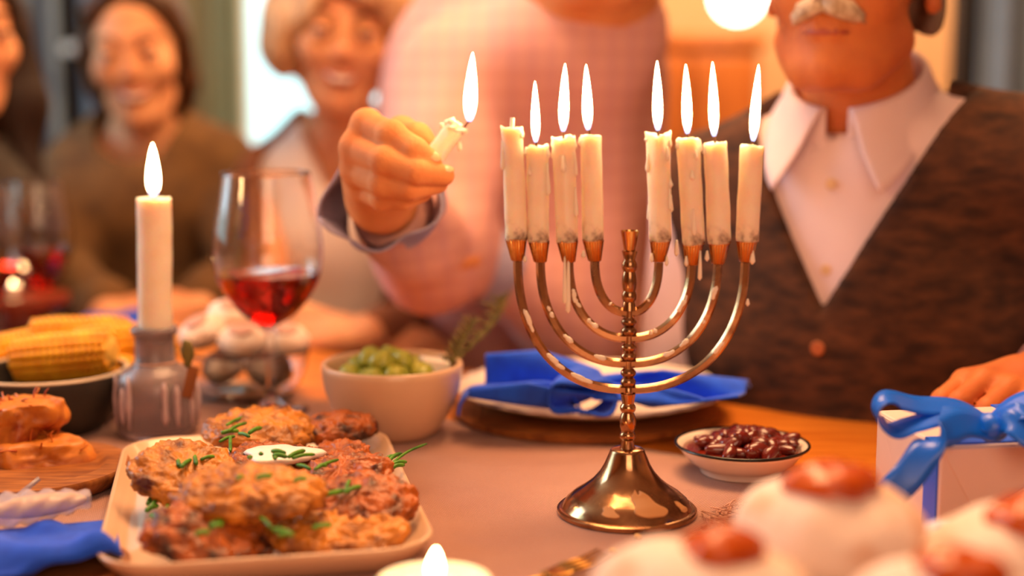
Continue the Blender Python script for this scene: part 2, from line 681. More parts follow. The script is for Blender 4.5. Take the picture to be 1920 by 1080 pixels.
def plaid(name, base, c1, c2, scale=34, rough=.85):
    m = mat(name, base, rough)
    nt = m.node_tree
    N, L = nt.nodes, nt.links
    b = N['Principled BSDF']
    tc = N.new('ShaderNodeTexCoord')
    prev = None
    for d, c, f in (('X', c1, .4), ('Z', c2, .4)):
        w = N.new('ShaderNodeTexWave')
        w.bands_direction = d
        w.inputs['Scale'].default_value = scale
        w.inputs['Distortion'].default_value = .5
        L.new(tc.outputs['Object'], w.inputs['Vector'])
        r = N.new('ShaderNodeValToRGB')
        r.color_ramp.elements[0].position = .62
        r.color_ramp.elements[1].position = .8
        r.color_ramp.elements[0].color = (0, 0, 0, 1)
        r.color_ramp.elements[1].color = (f, f, f, 1)
        L.new(w.outputs['Fac'], r.inputs[0])
        mx = N.new('ShaderNodeMix')
        mx.data_type = 'RGBA'
        L.new(r.outputs[0], mx.inputs['Factor'])
        if prev:
            L.new(prev, mx.inputs['A'])
        else:
            mx.inputs['A'].default_value = lin(base)
        mx.inputs['B'].default_value = lin(c)
        prev = mx.outputs['Result']
    L.new(prev, b.inputs['Base Color'])
    return m

M_pinkshirt = plaid('pink_plaid_shirt', '#d9a49c', '#c795a0', '#cc958e', 14)
M_tweed = mat('brown_tweed', '#2c1812', .95, col2='#5e3822', nscale=34, stretch=(1, 1, 2.4), detail=8, lo=.34, hi=.74, bump=.5, bscale=160)
M_tweed.node_tree.nodes['Principled BSDF'].inputs['Roughness'].default_value = .95
M_wall = mat('warm_plaster', '#c9a27c', .9, col2='#bd9470', nscale=3)
M_wall_green = mat('sage_plaster', '#8c8a72', .9, col2='#7d7c66', nscale=3)
M_ceiling = mat('ceiling_white', '#e0d0bd', .9)
M_floor = mat('floor_boards', '#7a4a2a', .5, col2='#5a341c', nscale=6, stretch=(1, 10, 1))
M_white_paint = mat('white_paint', '#e6ebea', .5)
M_curtain = mat('blue_grey_curtain', '#7f93a8', .9, col2='#6c8096', nscale=4)
M_curtain_g = mat('sage_curtain', '#9aa58e', .9, col2='#87947c', nscale=4)
M_dark = mat('dark_wood', '#1a1414', .6)
M_cabinet = mat('honey_pine', '#c46a22', .45, col2='#a0500f', nscale=8, stretch=(10, 1, 1))
M_lamp = emit('lamp_glow', (1, .9, .72), 9)
M_brass_plain = mat('plain_brass', '#a87a40', .3, 1)
M_steel = mat('gold_cutlery', '#b98a4a', .22, 1)
M_pane = mat('window_pane', '#ffffff', .0)
_nt = M_pane.node_tree
_t = _nt.nodes.new('ShaderNodeBsdfTransparent')
_mx = _nt.nodes.new('ShaderNodeMixShader')
_mx.inputs[0].default_value = .06
_nt.links.new(_t.outputs[0], _mx.inputs[1])
_nt.links.new(_nt.nodes['Principled BSDF'].outputs[0], _mx.inputs[2])
_nt.links.new(_mx.outputs[0], _nt.nodes['Material Output'].inputs[0])

#PART2
# ------------------------------------------------------------------ the room
BY = 3.6
X0, X1, YN = -2.1, 2.1, -2.0
CZ = 2.5
struct('floor', box2((X0, YN, -.05), (X1, BY, 0)), M_floor)
struct('ceiling', box2((X0, YN, CZ), (X1, BY, CZ + .05)), M_ceiling)
wx0, wx1 = W(446, 100, BY).x, W(790, 100, BY).x
wz0, wz1 = W(500, 287, BY).z, 2.15
xm = W(850, 100, BY).x
struct('wall_back', join(box2((X0, BY, 0), (wx0, BY + .12, CZ)), box2((wx1, BY, 0), (xm, BY + .12, CZ)),
                         box2((wx0, BY, 0), (wx1, BY + .12, wz0)), box2((wx0, BY, wz1), (wx1, BY + .12, CZ))), M_wall_green)
struct('wall_rear', box2((xm, BY, 0), (X1, BY + .12, CZ)), M_wall)
struct('wall_right', box2((X1, YN, 0), (X1 + .1, BY, CZ)), M_wall)
struct('wall_front', box2((X0, YN - .1, 0), (X1, YN, CZ)), M_wall)
ly0, ly1, lz0, lz1 = 1.2, 2.6, .9, 2.2
struct('wall_left', join(box2((X0 - .1, YN, 0), (X0, ly0, CZ)), box2((X0 - .1, ly1, 0), (X0, BY, CZ)),
                         box2((X0 - .1, ly0, 0), (X0, ly1, lz0)), box2((X0 - .1, ly0, lz1), (X0, ly1, CZ))), M_wall)
w1 = bpy.data.objects.new('window_1', None)
COL.objects.link(w1)
w1.location = ((wx0 + wx1) / 2, BY, wz0)
ORG['window_1'] = V(w1.location)
w1['kind'] = 'structure'
fy0, fy1 = BY + .02, BY + .07
for lo_, hi_ in (((wx0, fy0, wz0), (wx0 + .022, fy1, wz1)), ((wx1 - .02, fy0, wz0), (wx1, fy1, wz1)),
                 ((wx0, fy0, wz0), (wx1, fy1, wz0 + .02)), ((wx0, fy0, wz1 - .03), (wx1, fy1, wz1))):
    obj('window_frame', box2(lo_, hi_, .004), M_white_paint, w1, smooth=False)
obj('window_sill', box2((wx0 - .03, BY - .06, wz0 - .03), (wx1 + .03, BY + .05, wz0), .005), M_white_paint, w1, smooth=False)
obj('pane', box2((wx0 + .02, BY + .04, wz0 + .02), (wx1 - .02, BY + .044, wz1 - .03)), M_pane, w1, smooth=False)
w2 = bpy.data.objects.new('window_2', None)
COL.objects.link(w2)
w2.location = (X0, 1.9, lz0)
ORG['window_2'] = V(w2.location)
w2['kind'] = 'structure'
for lo_, hi_ in (((X0 - .07, ly0, lz0), (X0 - .02, ly0 + .04, lz1)), ((X0 - .07, ly1 - .04, lz0), (X0 - .02, ly1, lz1)),
                 ((X0 - .07, ly0, lz0), (X0 - .02, ly1, lz0 + .04)), ((X0 - .07, ly0, lz1 - .04), (X0 - .02, ly1, lz1)),
                 ((X0 - .07, 1.88, lz0), (X0 - .02, 1.92, lz1))):
    obj('window_frame', box2(lo_, hi_, .004), M_white_paint, w2, smooth=False)
obj('pane', box2((X0 - .05, ly0, lz0), (X0 - .046, ly1, lz1)), M_pane, w2, smooth=False)

def curtain(x0, x1, y, z0, z1, m, label, waves=6, amp=.03):
    def fn(a, b):
        x = x0 + (x1 - x0) * a
        k = .6 + .4 * (1 - b)
        return V((x, y + amp * k * math.sin(a * waves * 2 * math.pi) + .008 * math.sin(a * 23 + b * 3), z0 + (z1 - z0) * b))
    g = sheet(fn, waves * 14, 10, .004)
    t = thing('curtain', ((x0 + x1) / 2, y, z0), label, 'curtain')
    obj('cloth', g, m, t)
    obj('hem', mv(tube([V((x0, 0, 0)), V((x1, 0, 0))], .006), (0, y, z0 + .03)), m, t)
    return t
c1 = curtain(W(-60, 100, 3.3).x, W(113, 100, 3.3).x, 3.3, .02, 2.35, M_curtain, 'wide blue-grey curtain at the far left behind the young woman', 4)
c2 = curtain(W(152, 100, 3.3).x, W(215, 100, 3.3).x, 3.3, .02, 2.35, M_curtain, 'narrow blue-grey curtain just left of the young woman', 2, .02)
tb = obj('tieback', mv(lathe([(0, -.012), (.035, -.012), (.04, 0), (.035, .012), (0, .012)], 24), W(178, 88, 3.22)), M_white_paint, c2)
obj('tieback_arm', tube([W(120, 92, 3.24), W(178, 88, 3.23)], .012), M_white_paint, c2)
p = W(131, 100, 3.42)
struct('trim_1', box2((W(110, 0, 3.42).x, 3.40, 0), (W(152, 0, 3.42).x, 3.44, CZ)), M_dark)
curtain(W(392, 100, 3.45).x, W(450, 100, 3.45).x, 3.47, .02, 2.3, M_curtain_g, 'pale sage curtain on the left side of the bright window', 3, .02)
curtain(W(778, 100, 3.45).x, W(846, 100, 3.45).x, 3.47, .02, 2.3, M_curtain_g, 'pale sage curtain beside the pink shirt on the window\'s right', 3, .02)
curtain(W(1838, 100, 2.6).x, W(2040, 100, 2.6).x, 2.6, .02, 2.3, M_curtain, 'dull blue curtain behind the older man\'s shoulder', 3, .03)
struct('trim_2', box2((W(1798, 0, 2.7).x, 2.68, 0), (W(1842, 0, 2.7).x, 2.74, CZ)), M_dark)

# pine hutch against the rear wall
hx0, hx1, hy = W(1170, 0, 3.2).x, W(1425, 0, 3.2).x, 3.2
hz = W(1300, 62, hy).z
hut = thing('pine_hutch', ((hx0 + hx1) / 2, hy + .2, 0), 'honey coloured pine cupboard standing against the far wall', 'cupboard')
obj('body', box2((hx0, hy, .05), (hx1, hy + .38, hz - .03), .004), M_cabinet, hut, smooth=False)
obj('top', box2((hx0 - .02, hy - .02, hz - .03), (hx1 + .02, hy + .39, hz), .006), M_cabinet, hut, smooth=False)
obj('plinth', box2((hx0 + .01, hy + .01, 0), (hx1 - .01, hy + .36, .05), 0), M_dark, hut, smooth=False)
for i in range(2):
    a = hx0 + (hx1 - hx0) * (i + .04) / 2
    b = hx0 + (hx1 - hx0) * (i + .96) / 2
    for z0_, z1_ in ((.08, .55), (.58, hz - .05)):
        d = obj('door', box2((a, hy - .018, z0_), (b, hy, z1_), .004), M_cabinet, hut, smooth=False)
        obj('knob', mv(blob(.012, 12, 8), (b - .03 if i == 0 else a + .03, hy - .028, (z0_ + z1_) / 2)), M_brass_plain, d)

# lit globe lamp seen at the top edge
lp = W(1383, -8, 3.05)
pl = thing('pendant_lamp', lp, 'lit round glass pendant lamp above the pine cupboard', 'lamp')
obj('globe', mv(blob(.052, 28, 18), lp), M_lamp, pl)
obj('cap', mv(lathe([(0, .045), (.02, .045), (.02, .075), (.006, .085), (0, .085)], 20), lp), M_brass_plain, pl)
obj('cord', tube([lp + V((0, 0, .08)), V((lp.x, lp.y, CZ))], .003, 8), M_dark, pl)

# added dome shades above the frame, unlit, to go with the overhead fill
for nm, (x, y) in (('left', (-.45, 1.6)), ('right', (.45, 1.1))):
    t = thing('added_dome_shade', (x, y, 2.28), 'added white dome shade, unlit and unseen, over the %s half of the dining table' % nm, 'lamp')
    obj('shade', mv(lathe([(.02, .1), (.08, .085), (.13, .04), (.15, 0), (.146, 0), (.126, .038), (.078, .08), (.02, .095)], 32), (x, y, 2.28)), M_white_paint, t)
    obj('cord', tube([V((x, y, 2.37)), V((x, y, CZ))], .003, 8), M_dark, t)

# ------------------------------------------------------------------ the table and its runner
PE = V((.22, 1.42, 0))
def table_pt(q, w, z):
    return PE + E1 * q + E2 * w + V((0, 0, z))
tr_ang = math.atan2(E1.y, E1.x)
def table_box(q0, q1, w0, w1, z0, z1, bev=.004):
    g = rbox(q1 - q0, w1 - w0, z1 - z0, bev, 3)
    m = Matrix(((E1.x, E2.x, 0, 0), (E1.y, E2.y, 0, 0), (0, 0, 1, 0), (0, 0, 0, 1)))
    return mv(xf(g, m), table_pt((q0 + q1) / 2, (w0 + w1) / 2, (z0 + z1) / 2))
tbl = thing('dining_table', table_pt(.7, .52, 0), 'warm orange oak dining table under all the dishes', 'table')
obj('table_top', table_box(-.62, 1.84, 0, 1.05, TZ - .035, TZ, .006), M_wood, tbl, sharp=40)
for q in (-.5, 1.72):
    for w in (.08, .97):
        obj('leg', table_box(q - .035, q + .035, w - .035, w + .035, 0, TZ - .1, .004), M_wood, tbl, smooth=False)
for w in (.08, .97):
    obj('apron', table_box(-.5, 1.72, w - .012, w + .012, TZ - .12, TZ - .035, 0), M_wood, tbl, smooth=False)
for q in (-.5, 1.72):
    obj('apron', table_box(q - .012, q + .012, .08, .97, TZ - .12, TZ - .035, 0), M_wood, tbl, smooth=False)

ZR = .0016
RA = V((.237, 1.153, 0))
runner = thing('table_runner', RA + E1 * .7 + E2 * .25 + V((0, 0, TZ)), 'dusty pink woven burlap runner with a frayed end', 'table runner')
RL, RW = 1.55, .52
def rfn(a, b):
    wob = .0007 * math.sin(b * 9 + a * 17)
    ed = .002 * math.sin(b * 31) + .0015 * math.sin(b * 77)
    return RA + E1 * (RL * a + ed * (1 - a)) + E2 * (RW * b + .002 * math.sin(a * 40) * (1 - b)) + V((0, 0, TZ + .0009 + max(wob, 0) * .4))
obj('cloth', sheet(rfn, 90, 30, .0013), M_burlap, runner)
fr = []
for i in range(260):
    b = rng.random()
    base = RA + E2 * (RW * b) + E1 * .006
    L = .006 + .02 * rng.random() ** 2
    ang = rng.normal(0, .7)
    d = (-E1 * math.cos(ang) + E2 * math.sin(ang)) * L
    k = E2 * rng.normal(0, .004)
    fr.append(tube(spline([base + V((0, 0, TZ + .001)), base + d * .5 + k + V((0, 0, TZ + .0015 + .002 * rng.random())), base + d - k + V((0, 0, TZ + .0008 + .003 * rng.random() ** 2))], 3), .00045, 4))
for i in range(16):      # loose loop of threads by the corner
    c = RA + E2 * (.13 + .05 * rng.random()) - E1 * (.004 * rng.random()) + V((0, 0, TZ + .002))
    pts = [c + V((rng.normal(0, .008), rng.normal(0, .008), abs(rng.normal(0, .004)))) for _ in range(4)]
    fr.append(tube(spline(pts, 5), .0005, 4))
obj('fringe', join(*fr), M_fray, runner, kind='stuff')

# ------------------------------------------------------------------ candles and flames
FP = [(0, 0), (.36, .015), (.62, .06), (.85, .15), (.98, .25), (1, .33), (.95, .44), (.82, .57), (.64, .70), (.43, .83), (.22, .93), (0, 1)]
def flame_geo(base, tip, r):
    d = tip - base
    g = lathe([(q * r, t * d.length) for q, t in FP], 16)
    return mv(xf(g, d.to_track_quat('Z', 'Y').to_matrix().to_4x4()), base)

def candle_geo(b, t, r, seed, rings=18, seg=28, melt=.0):
    d = t - b
    L = d.length
    prof = [(0, 0), (r * .97, 0)] + [(r, L * (i + .5) / rings) for i in range(rings)] + [(r * 1.0, L - .0006), (r * .97, L), (r * .86, L - .0003), (r * .5, L - .0016), (r * .2, L - .002), (0, L - .002)]
    g = lathe(prof, seg)
    sd = V((seed * 5.1, 0, 0))
    out = []
    for p in g[0]:
        rr = math.hypot(p.x, p.y)
        if rr > .5 * r:
            h = p.z / L
            n = noise.noise(V((p.x * 120, p.y * 120, p.z * 60)) + sd) * .0005 + noise.noise(V((p.x * 200, p.y * 200, p.z * 14)) + sd) * .0006 * (1 + melt)
            f = (rr + n + (melt * .0004 * max(0, h - .9) * 10)) / rr
            p = V((p.x * f, p.y * f, p.z + (noise.noise(V((p.x * 160, p.y * 160, 3)) + sd) * .0016 * (1 + melt) if h > .97 else 0)))
        out.append(p)
    return mv(xf((out, g[1]), d.to_track_quat('Z', 'Y').to_matrix().to_4x4()), b)

def drip(p, dn, L, r0, r1):
    dn = V(dn).normalized()
    pts = [p, p + dn * L * .4, p + dn * L * .8, p + dn * L, p + dn * (L + r1)]
    return tube(pts, [r0 * .55, r0, r1 * .95, r1, r1 * .25], 10)

MY = T(1175, 965).y
MX = T(1175, 965).x
MPX = 1 / PM(MY, .1)
def mp(u, v, dy=0):
    return W(u, v, MY + dy)
ZM = TZ + ZR
# (top x, top y, bottom x, bottom y, flame base x,y, flame tip x,y, radius, words)
CN = [
 ((959.5, 238), (967.5, 450), None, None, 20.0, 1, 'unlit white candle with a bare wick at the left end of the menorah'),
 ((1006.5, 274), (1010, 453), (1004.5, 268), (1003, 152), 20.5, 1, 'shortest lit white candle, second from the left on the menorah'),
 ((1056.5, 256), (1063.5, 453), (1056, 248), (1059.5, 119), 20.5, 1, 'lumpy lit white candle, third from the left on the menorah'),
 ((1107, 254), (1112, 451), (1102.5, 245), (1099, 121), 19.5, 0, 'smooth lit white candle just left of the menorah\'s empty centre cup'),
 ((1234.5, 250), (1238, 452), (1233.5, 246), (1232, 114), 21.0, 2, 'tall lit candle with many wax drips just right of the empty centre cup'),
 ((1291, 259), (1300, 458), (1289, 252), (1286, 120), 21.2, 1, 'lit white candle with a dripping rim, sixth along the menorah'),
 ((1341, 267), (1349, 456), (1339, 257), (1336, 116), 21.5, 0, 'clean lit white candle, second from the right on the menorah'),
 ((1410, 273), (1400.5, 452), (1412, 266), (1422.5, 121), 21.2, 0, 'lit white candle leaning right at the menorah\'s right end'),
]
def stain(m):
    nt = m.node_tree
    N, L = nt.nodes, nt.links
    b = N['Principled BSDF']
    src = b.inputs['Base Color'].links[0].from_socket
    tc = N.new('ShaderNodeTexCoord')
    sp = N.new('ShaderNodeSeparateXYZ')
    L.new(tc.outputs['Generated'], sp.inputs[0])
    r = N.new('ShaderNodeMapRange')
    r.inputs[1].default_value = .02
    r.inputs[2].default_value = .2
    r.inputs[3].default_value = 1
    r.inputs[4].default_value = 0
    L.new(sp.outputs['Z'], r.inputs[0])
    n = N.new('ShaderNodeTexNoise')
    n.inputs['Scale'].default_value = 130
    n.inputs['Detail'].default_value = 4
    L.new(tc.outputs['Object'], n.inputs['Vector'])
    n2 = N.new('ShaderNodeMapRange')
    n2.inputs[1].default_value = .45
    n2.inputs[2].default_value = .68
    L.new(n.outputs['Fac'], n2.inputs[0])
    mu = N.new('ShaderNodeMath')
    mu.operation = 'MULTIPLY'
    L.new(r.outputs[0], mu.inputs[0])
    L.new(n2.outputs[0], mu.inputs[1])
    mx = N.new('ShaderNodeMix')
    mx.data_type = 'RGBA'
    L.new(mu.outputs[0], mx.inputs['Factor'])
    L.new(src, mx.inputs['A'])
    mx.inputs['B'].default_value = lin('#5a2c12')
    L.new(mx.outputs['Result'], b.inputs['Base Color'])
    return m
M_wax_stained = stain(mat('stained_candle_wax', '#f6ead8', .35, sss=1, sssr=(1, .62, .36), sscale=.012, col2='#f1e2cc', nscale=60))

CUPS = []
for i, (tp, bt, fb, ft, rp, dl, lab) in enumerate(CN):
    b, t = mp(*bt), mp(*tp)
    r = rp * MPX
    ax = (t - b).normalized()
    cu = thing('menorah_candle', b, lab, 'candle', 'candles on the menorah')
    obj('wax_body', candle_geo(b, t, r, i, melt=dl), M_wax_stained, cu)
    wb = mp(fb[0], fb[1] + 1) if fb else mp(961, 229)
    obj('wick', tube(spline([t - ax * .003, t + (wb - t) * .55 + V((0, 0, .001)), wb + V((0, 0, .003))], 3), .0009 if fb else .0016, 6), M_wick if fb else M_wax_drip, cu)
    if fb:
        obj('flame', flame_geo(mp(fb[0], fb[1]), mp(*ft), 9.0 * MPX * (.86 if i == 1 else 1)), M_flame, cu)
    L = (t - b).length
    nd = (3, 4, 6, 1, 8, 5, 1, 0)[i]
    for k in range(nd):
        a = rng.uniform(math.pi * .9, math.pi * 2.1)
        side = V((math.cos(a), math.sin(a), 0))
        h = rng.uniform(.15, .96) * L if k > 1 else L * .985
        if k < 2:
            a = (math.pi * 1.0, 0)[k] + rng.uniform(-.4, .4)
            if i == 0:
                a = rng.uniform(-.7, .1)
            side = V((math.cos(a), math.sin(a), 0))
        pos = b + ax * h + side * (r - .0002)
        obj('wax_drip', drip(pos, -ax + side * .02, rng.uniform(.004, .022) if k > 1 else rng.uniform(.003, .008), .0011, rng.uniform(.0014, .0021)), M_wax_drip, cu)
    CUPS.append((b, r))

# ------------------------------------------------------------------ the menorah
men = thing('menorah', V((MX, MY, ZM)), 'brass menorah with eight curved arms on a bell foot', 'menorah')
def zc(v):
    return W(1175, v, MY).z
def prof_px(rows):
    return [(hw * MPX, zc(420 + zy / 1.8)) for hw, zy in [(a / 1.8, b) for a, b in rows]]
AXM = V((MX, MY, 0))
zb = ZM
bell = [(0, zb + .002), (.0505, zb), (.0520, zb + .0008), (.0522, zb + .0035), (.0508, zb + .0048)]
rows = [(222, 962), (208, 938), (182, 915), (147, 892), (118, 868), (94, 840), (78, 812), (67, 785), (60, 768), (58, 762), (52, 757), (27, 755)]
# the bell's rows are of the silhouette: heights between rim and cap
ztop = zc(420 + 757 / 1.8)
z0b, z1b = zb + .0048, ztop
for hw, zy in rows:
    f = (962 - zy) / (962 - 757)
    bell.append((hw / 1.8 * MPX, z0b + (z1b - z0b) * f))
bell.append((0, ztop))
obj('foot', mv(lathe(bell, 72), AXM), M_brass, men, sharp=50)
def bead(zyt, zyb, hw, nk=20):
    n = 9
    out = []
    for i in range(n + 1):
        f = i / n
        zy = zyb + (zyt - zyb) * f
        out.append((nk + (hw - nk) * math.sin(math.pi * f) ** .8 if 0 < f < 1 else nk, zy))
    return out
st = [(26, 758), (25, 752), (20, 730)]
st += bead(700, 728, 27) + bead(636, 700, 28) + bead(606, 636, 27)
st += [(20, 604), (25, 576), (25, 572), (18, 570), (18, 552)]
st += bead(517, 550, 26, 16) + bead(487, 517, 26, 16) + [(16, 486), (16, 462)]
st += bead(431, 462, 26, 16) + bead(402, 431, 26, 16) + [(16, 400), (16, 378)]
st += bead(345, 377, 26, 16) + bead(315, 345, 26, 16) + [(16, 313), (16, 294)]
st += [(24, 291), (20, 264), (19, 262)] + bead(226, 261, 25) + bead(160, 226, 25) + bead(121, 160, 26) + [(19, 119), (26, 93), (26, 90)]
stem = obj('stem', mv(lathe([(0, zc(420 + 758 / 1.8))] + prof_px(st) + [(0, zc(420 + 90 / 1.8))], 32), AXM), M_brass, men, sharp=60)
obj('centre_cup', mv(lathe([(0, zc(470))] + prof_px([(19, 90), (31, 22), (28, 22), (16, 82)]) + [(0, zc(464))], 28, ), AXM), M_brass_cup, men, sharp=50)
# arms: (left x, right x, top y, bottom y) in crop pixels
bts = [c[0] for c in CUPS]
for j, (zyb) in enumerate((559, 471, 386, 300)):
    lft, rgt = CN[j][1], CN[7 - j][1]
    xl, xr = W(lft[0] + 3, 490, MY).x, W(rgt[0] - 3, 490, MY).x
    zl = zc(487)
    zr = zc(492)
    z0_ = zc(420 + zyb / 1.8)
    pts = []
    n = 44
    for i in range(n + 1):
        a = math.pi * i / n
        cs, sn = math.cos(a), math.sin(a)
        e = 2 / 2.25
        x_ = -abs(cs) ** e * (1 if cs > 0 else -1)
        y_ = abs(sn) ** e
        zt = zl if x_ < 0 else zr
        x = MX + (x_ * (MX - xl) if x_ < 0 else x_ * (xr - MX))
        pts.append(V((x, MY, zt + (z0_ - zt) * y_)))
    obj('arm', tube(pts, .0034, 6, True, math.pi / 6, (0, 1, 0)), M_brass, men, smooth=True, sharp=35)
    # wax that ran down the arm
    for side, cnt in ((0, (5, 6, 5, 1)[j]), (1, (1, 4, 4, 1)[j])):
        for k in range(cnt):
            i = rng.integers(10, 19) if side == 0 else rng.integers(26, 36)
            if rng.random() < .25:
                i = rng.integers(5, 10) if side == 0 else rng.integers(36, 40)
            w_ = []
            L_ = int(rng.integers(1, 4))
            q = [pts[i + s] + V((rng.normal(0, .0004), -.0022, .0021)) for s in range(L_ + 1)]
            rr = [rng.uniform(.0011, .0019)] + [rng.uniform(.0011, .0022) for _ in range(L_)]
            obj('wax_drip', tube(spline(q, 3), [rr[min(int(s / 3), L_)] * (.45 if s in (0, len(spline(q, 3)) - 1) else 1) for s in range(len(spline(q, 3)))], 8), M_wax_drip, men)
for i, (b, r) in enumerate(CUPS):
    top = b.z + .001
    cx = b.x
    bx = W(CN[i][1][0] + (3 if i < 4 else -3), 488, MY).x
    h = 41 * MPX
    fl = lambda a, z: 1 + .09 * math.cos(a * 20) * min(1, z / .003) * (1 if z < .0155 else 0)
    g = lathe([(0, 0), (.0043, 0), (.0048, .0006), (.0072, h - .0008), (.0076, h), (.0070, h), (.0062, h - .002), (0, h - .003)], 88, fl)
    g = [V((p.x + (bx - cx) * (1 - p.z / h), p.y, p.z)) for p in g[0]], g[1]
    obj('candle_cup', mv(g, V((cx, MY, top - h))), M_brass_cup, men, sharp=60)
# long drips hanging from cups
for (u, v, L, rr) in ((1059, 476, .035, .0016), (1066, 470, .044, .0019), (1313, 470, .02, .0017), (1269, 450, .010, .0018), (1250, 480, .006, .0014), (1411, 470, .008, .0022), (1222, 475, .005, .0016),
                      (984, 480, .003, .0016), (1094, 470, .004, .0018), (1326, 470, .006, .0018), (1402, 560, .004, .0016), (1287, 480, .006, .0016)):
    obj('wax_drip', drip(mp(u, v, -.004), (0, 0, -1), L, rr * .7, rr), M_wax_drip, men)
# thin cool spills of wax on the foot
def foot_r(f):
    zs = [(p[1], p[0]) for p in bell[4:-1]]
    z = z0b + (z1b - z0b) * f
    for (za, ra), (zb_, rb_) in zip(zs, zs[1:]):
        if za <= z <= zb_:
            return ra + (rb_ - ra) * (z - za) / max(zb_ - za, 1e-6), z
    return zs[-1][1], zs[-1][0]
for (a0, a1, f0, f1) in ((-1.5, -.82, .10, .42), (-2.05, -1.72, .10, .24), (-.62, -.4, .06, .22)):
    def fn(a, b, a0=a0, a1=a1, f0=f0, f1=f1):
        s = math.sin(math.pi * min(max(b, .02), .98)) ** .35 * (.55 + .45 * (1 - b)) * (1 + .18 * math.sin(b * 9))
        an = (a0 + a1) / 2 + (a - .5) * (a1 - a0) * s - .35 * (b) * (a1 - a0)
        rr, z = foot_r(f0 + (f1 - f0) * b * (1 + .1 * math.sin(a * 7)))
        return V((MX + (rr + .0005) * math.cos(an), MY + (rr + .0005) * math.sin(an), z))
    obj('wax_spill', sheet(fn, 16, 16, .0009), M_spill, men)

# taper candle in its bottle
BC = T(296, 815)
bs = PM(BC.y, .05)
def bz(v):
    return W(296, v, BC.y).z
M_bottle_wax = mat('old_bottle_wax', '#c8b0b4', .5, col2='#b59aa0', nscale=60)
bot = thing('glass_bottle', BC + V((0, 0, ZR)), 'wax-clouded clear glass bottle used as a holder for a candle', 'bottle')
b0 = TZ + ZR
out_ = [(0, b0), (70 / bs, b0), (75 / bs, b0 + .006), (75 / bs, bz(730)), (72 / bs, bz(708)), (60 / bs, bz(692)), (44 / bs, bz(684)), (37 / bs, bz(676)), (36 / bs, bz(640)), (36 / bs, bz(628)), (43 / bs, bz(624)), (43 / bs, bz(614)), (39 / bs, bz(611))]
in_ = [(34 / bs, bz(613)), (33 / bs, bz(640)), (33 / bs, bz(678)), (40 / bs, bz(689)), (57 / bs, bz(698)), (68 / bs, bz(712)), (71 / bs, bz(732)), (71 / bs, b0 + .01), (60 / bs, b0 + .006), (0, b0 + .006)]
wav = lambda a, z: 1 + .012 * math.sin(5 * a + z * 90) + .01 * math.sin(9 * a) if z < bz(690) else 1
C0 = V((BC.x, BC.y, 0))
obj('glass_body', mv(lathe(out_ + in_, 48, wav), C0), M_bottle, bot)
for k in range(9):
    a = rng.uniform(math.pi * .95, math.pi * 2.05)
    z1_ = bz(rng.uniform(690, 720))
    rr = 75 / bs
    obj('wax_run', tube([V((BC.x + rr * math.cos(a), BC.y + rr * math.sin(a), z1_ - s * (z1_ - b0 - .01) * rng.uniform(.85, 1) / 5)) for s in range(6)], [.001] + [rng.uniform(.0015, .0035) for _ in range(4)] + [.001], 8), M_bottle_wax, bot)
twn = []
for q in range(2):
    twn.append(tube([V((BC.x + 38 / bs * math.cos(t / 24 * 2 * math.pi), BC.y + 38 / bs * math.sin(t / 24 * 2 * math.pi), bz(678 + q * 4))) for t in range(25)], .001, 6))
obj('twine', join(*twn), M_fray, bot)
obj('dried_leaf', blob((.006, .004, .013), 14, 10, .003, 90, 3), M_herb, bot).location = W(352, 690, BC.y - .03) - BC - V((0, 0, ZR))
tg = obj('wooden_tag', mv(xf(rbox(.010, .003, .030, .001), Matrix.Rotation(.25, 4, 'Y')), W(357, 716, BC.y - .028)), M_board, bot, smooth=False)
# a sprig inside
spr = [tube(spline([V((BC.x + .01, BC.y, b0 + .008)), V((BC.x + .016, BC.y - .006, b0 + .03)), V((BC.x + .012, BC.y, b0 + .055))], 4), .001, 5)]
for k in range(8):
    spr.append(mv(xf(blob((.002, .002, .006), 8, 6), Matrix.Rotation(rng.uniform(-1, 1), 4, 'Y')), V((BC.x + .013 + rng.normal(0, .006), BC.y + rng.normal(0, .006), b0 + .012 + k * .005))))
obj('sprig', join(*spr), M_herb, bot)
tb_, tt_ = W(291.5, 640, BC.y), W(289, 371, BC.y)
tp = thing('taper_candle', tb_, 'thick lit white taper candle standing in the glass bottle', 'candle')
g = candle_geo(tb_, tt_, 31.5 / PM(BC.y, .2), 21, 24)
obj('wax_body', g, M_wax, tp)
obj('wick', tube([tt_ - V((0, 0, .003)), tt_ + V((0, 0, .006))], .001, 6), M_wick, tp)
obj('flame', flame_geo(W(288, 369, BC.y), W(286, 268, BC.y), 13 / PM(BC.y, .2)), M_flame, tp)

# broad tea candle at the bottom edge
c = W(814, 1086, .80)
r = 108 / PM(.80, c.z - TZ)
pc = thing('pillar_candle', V((c.x, c.y, TZ + ZR)), 'broad lit cream candle at the front, between tray and doughnuts', 'candle')
obj('wax_body', mv(lathe([(0, TZ + ZR), (r * .97, TZ + ZR), (r, TZ + .004), (r, c.z - .002), (r * .985, c.z), (r * .95, c.z), (r * .9, c.z - .004), (r * .4, c.z - .005), (0, c.z - .005)], 48), V((c.x, c.y, 0))), M_wax, pc)
obj('wick', tube([V((c.x, c.y, c.z - .006)), V((c.x + .001, c.y, c.z + .004))], .001, 6), M_wick, pc)
obj('flame', flame_geo(V((c.x, c.y, c.z + .000)), W(818, 1028, .80), 15 / PM(.8, .05)), M_flame, pc)
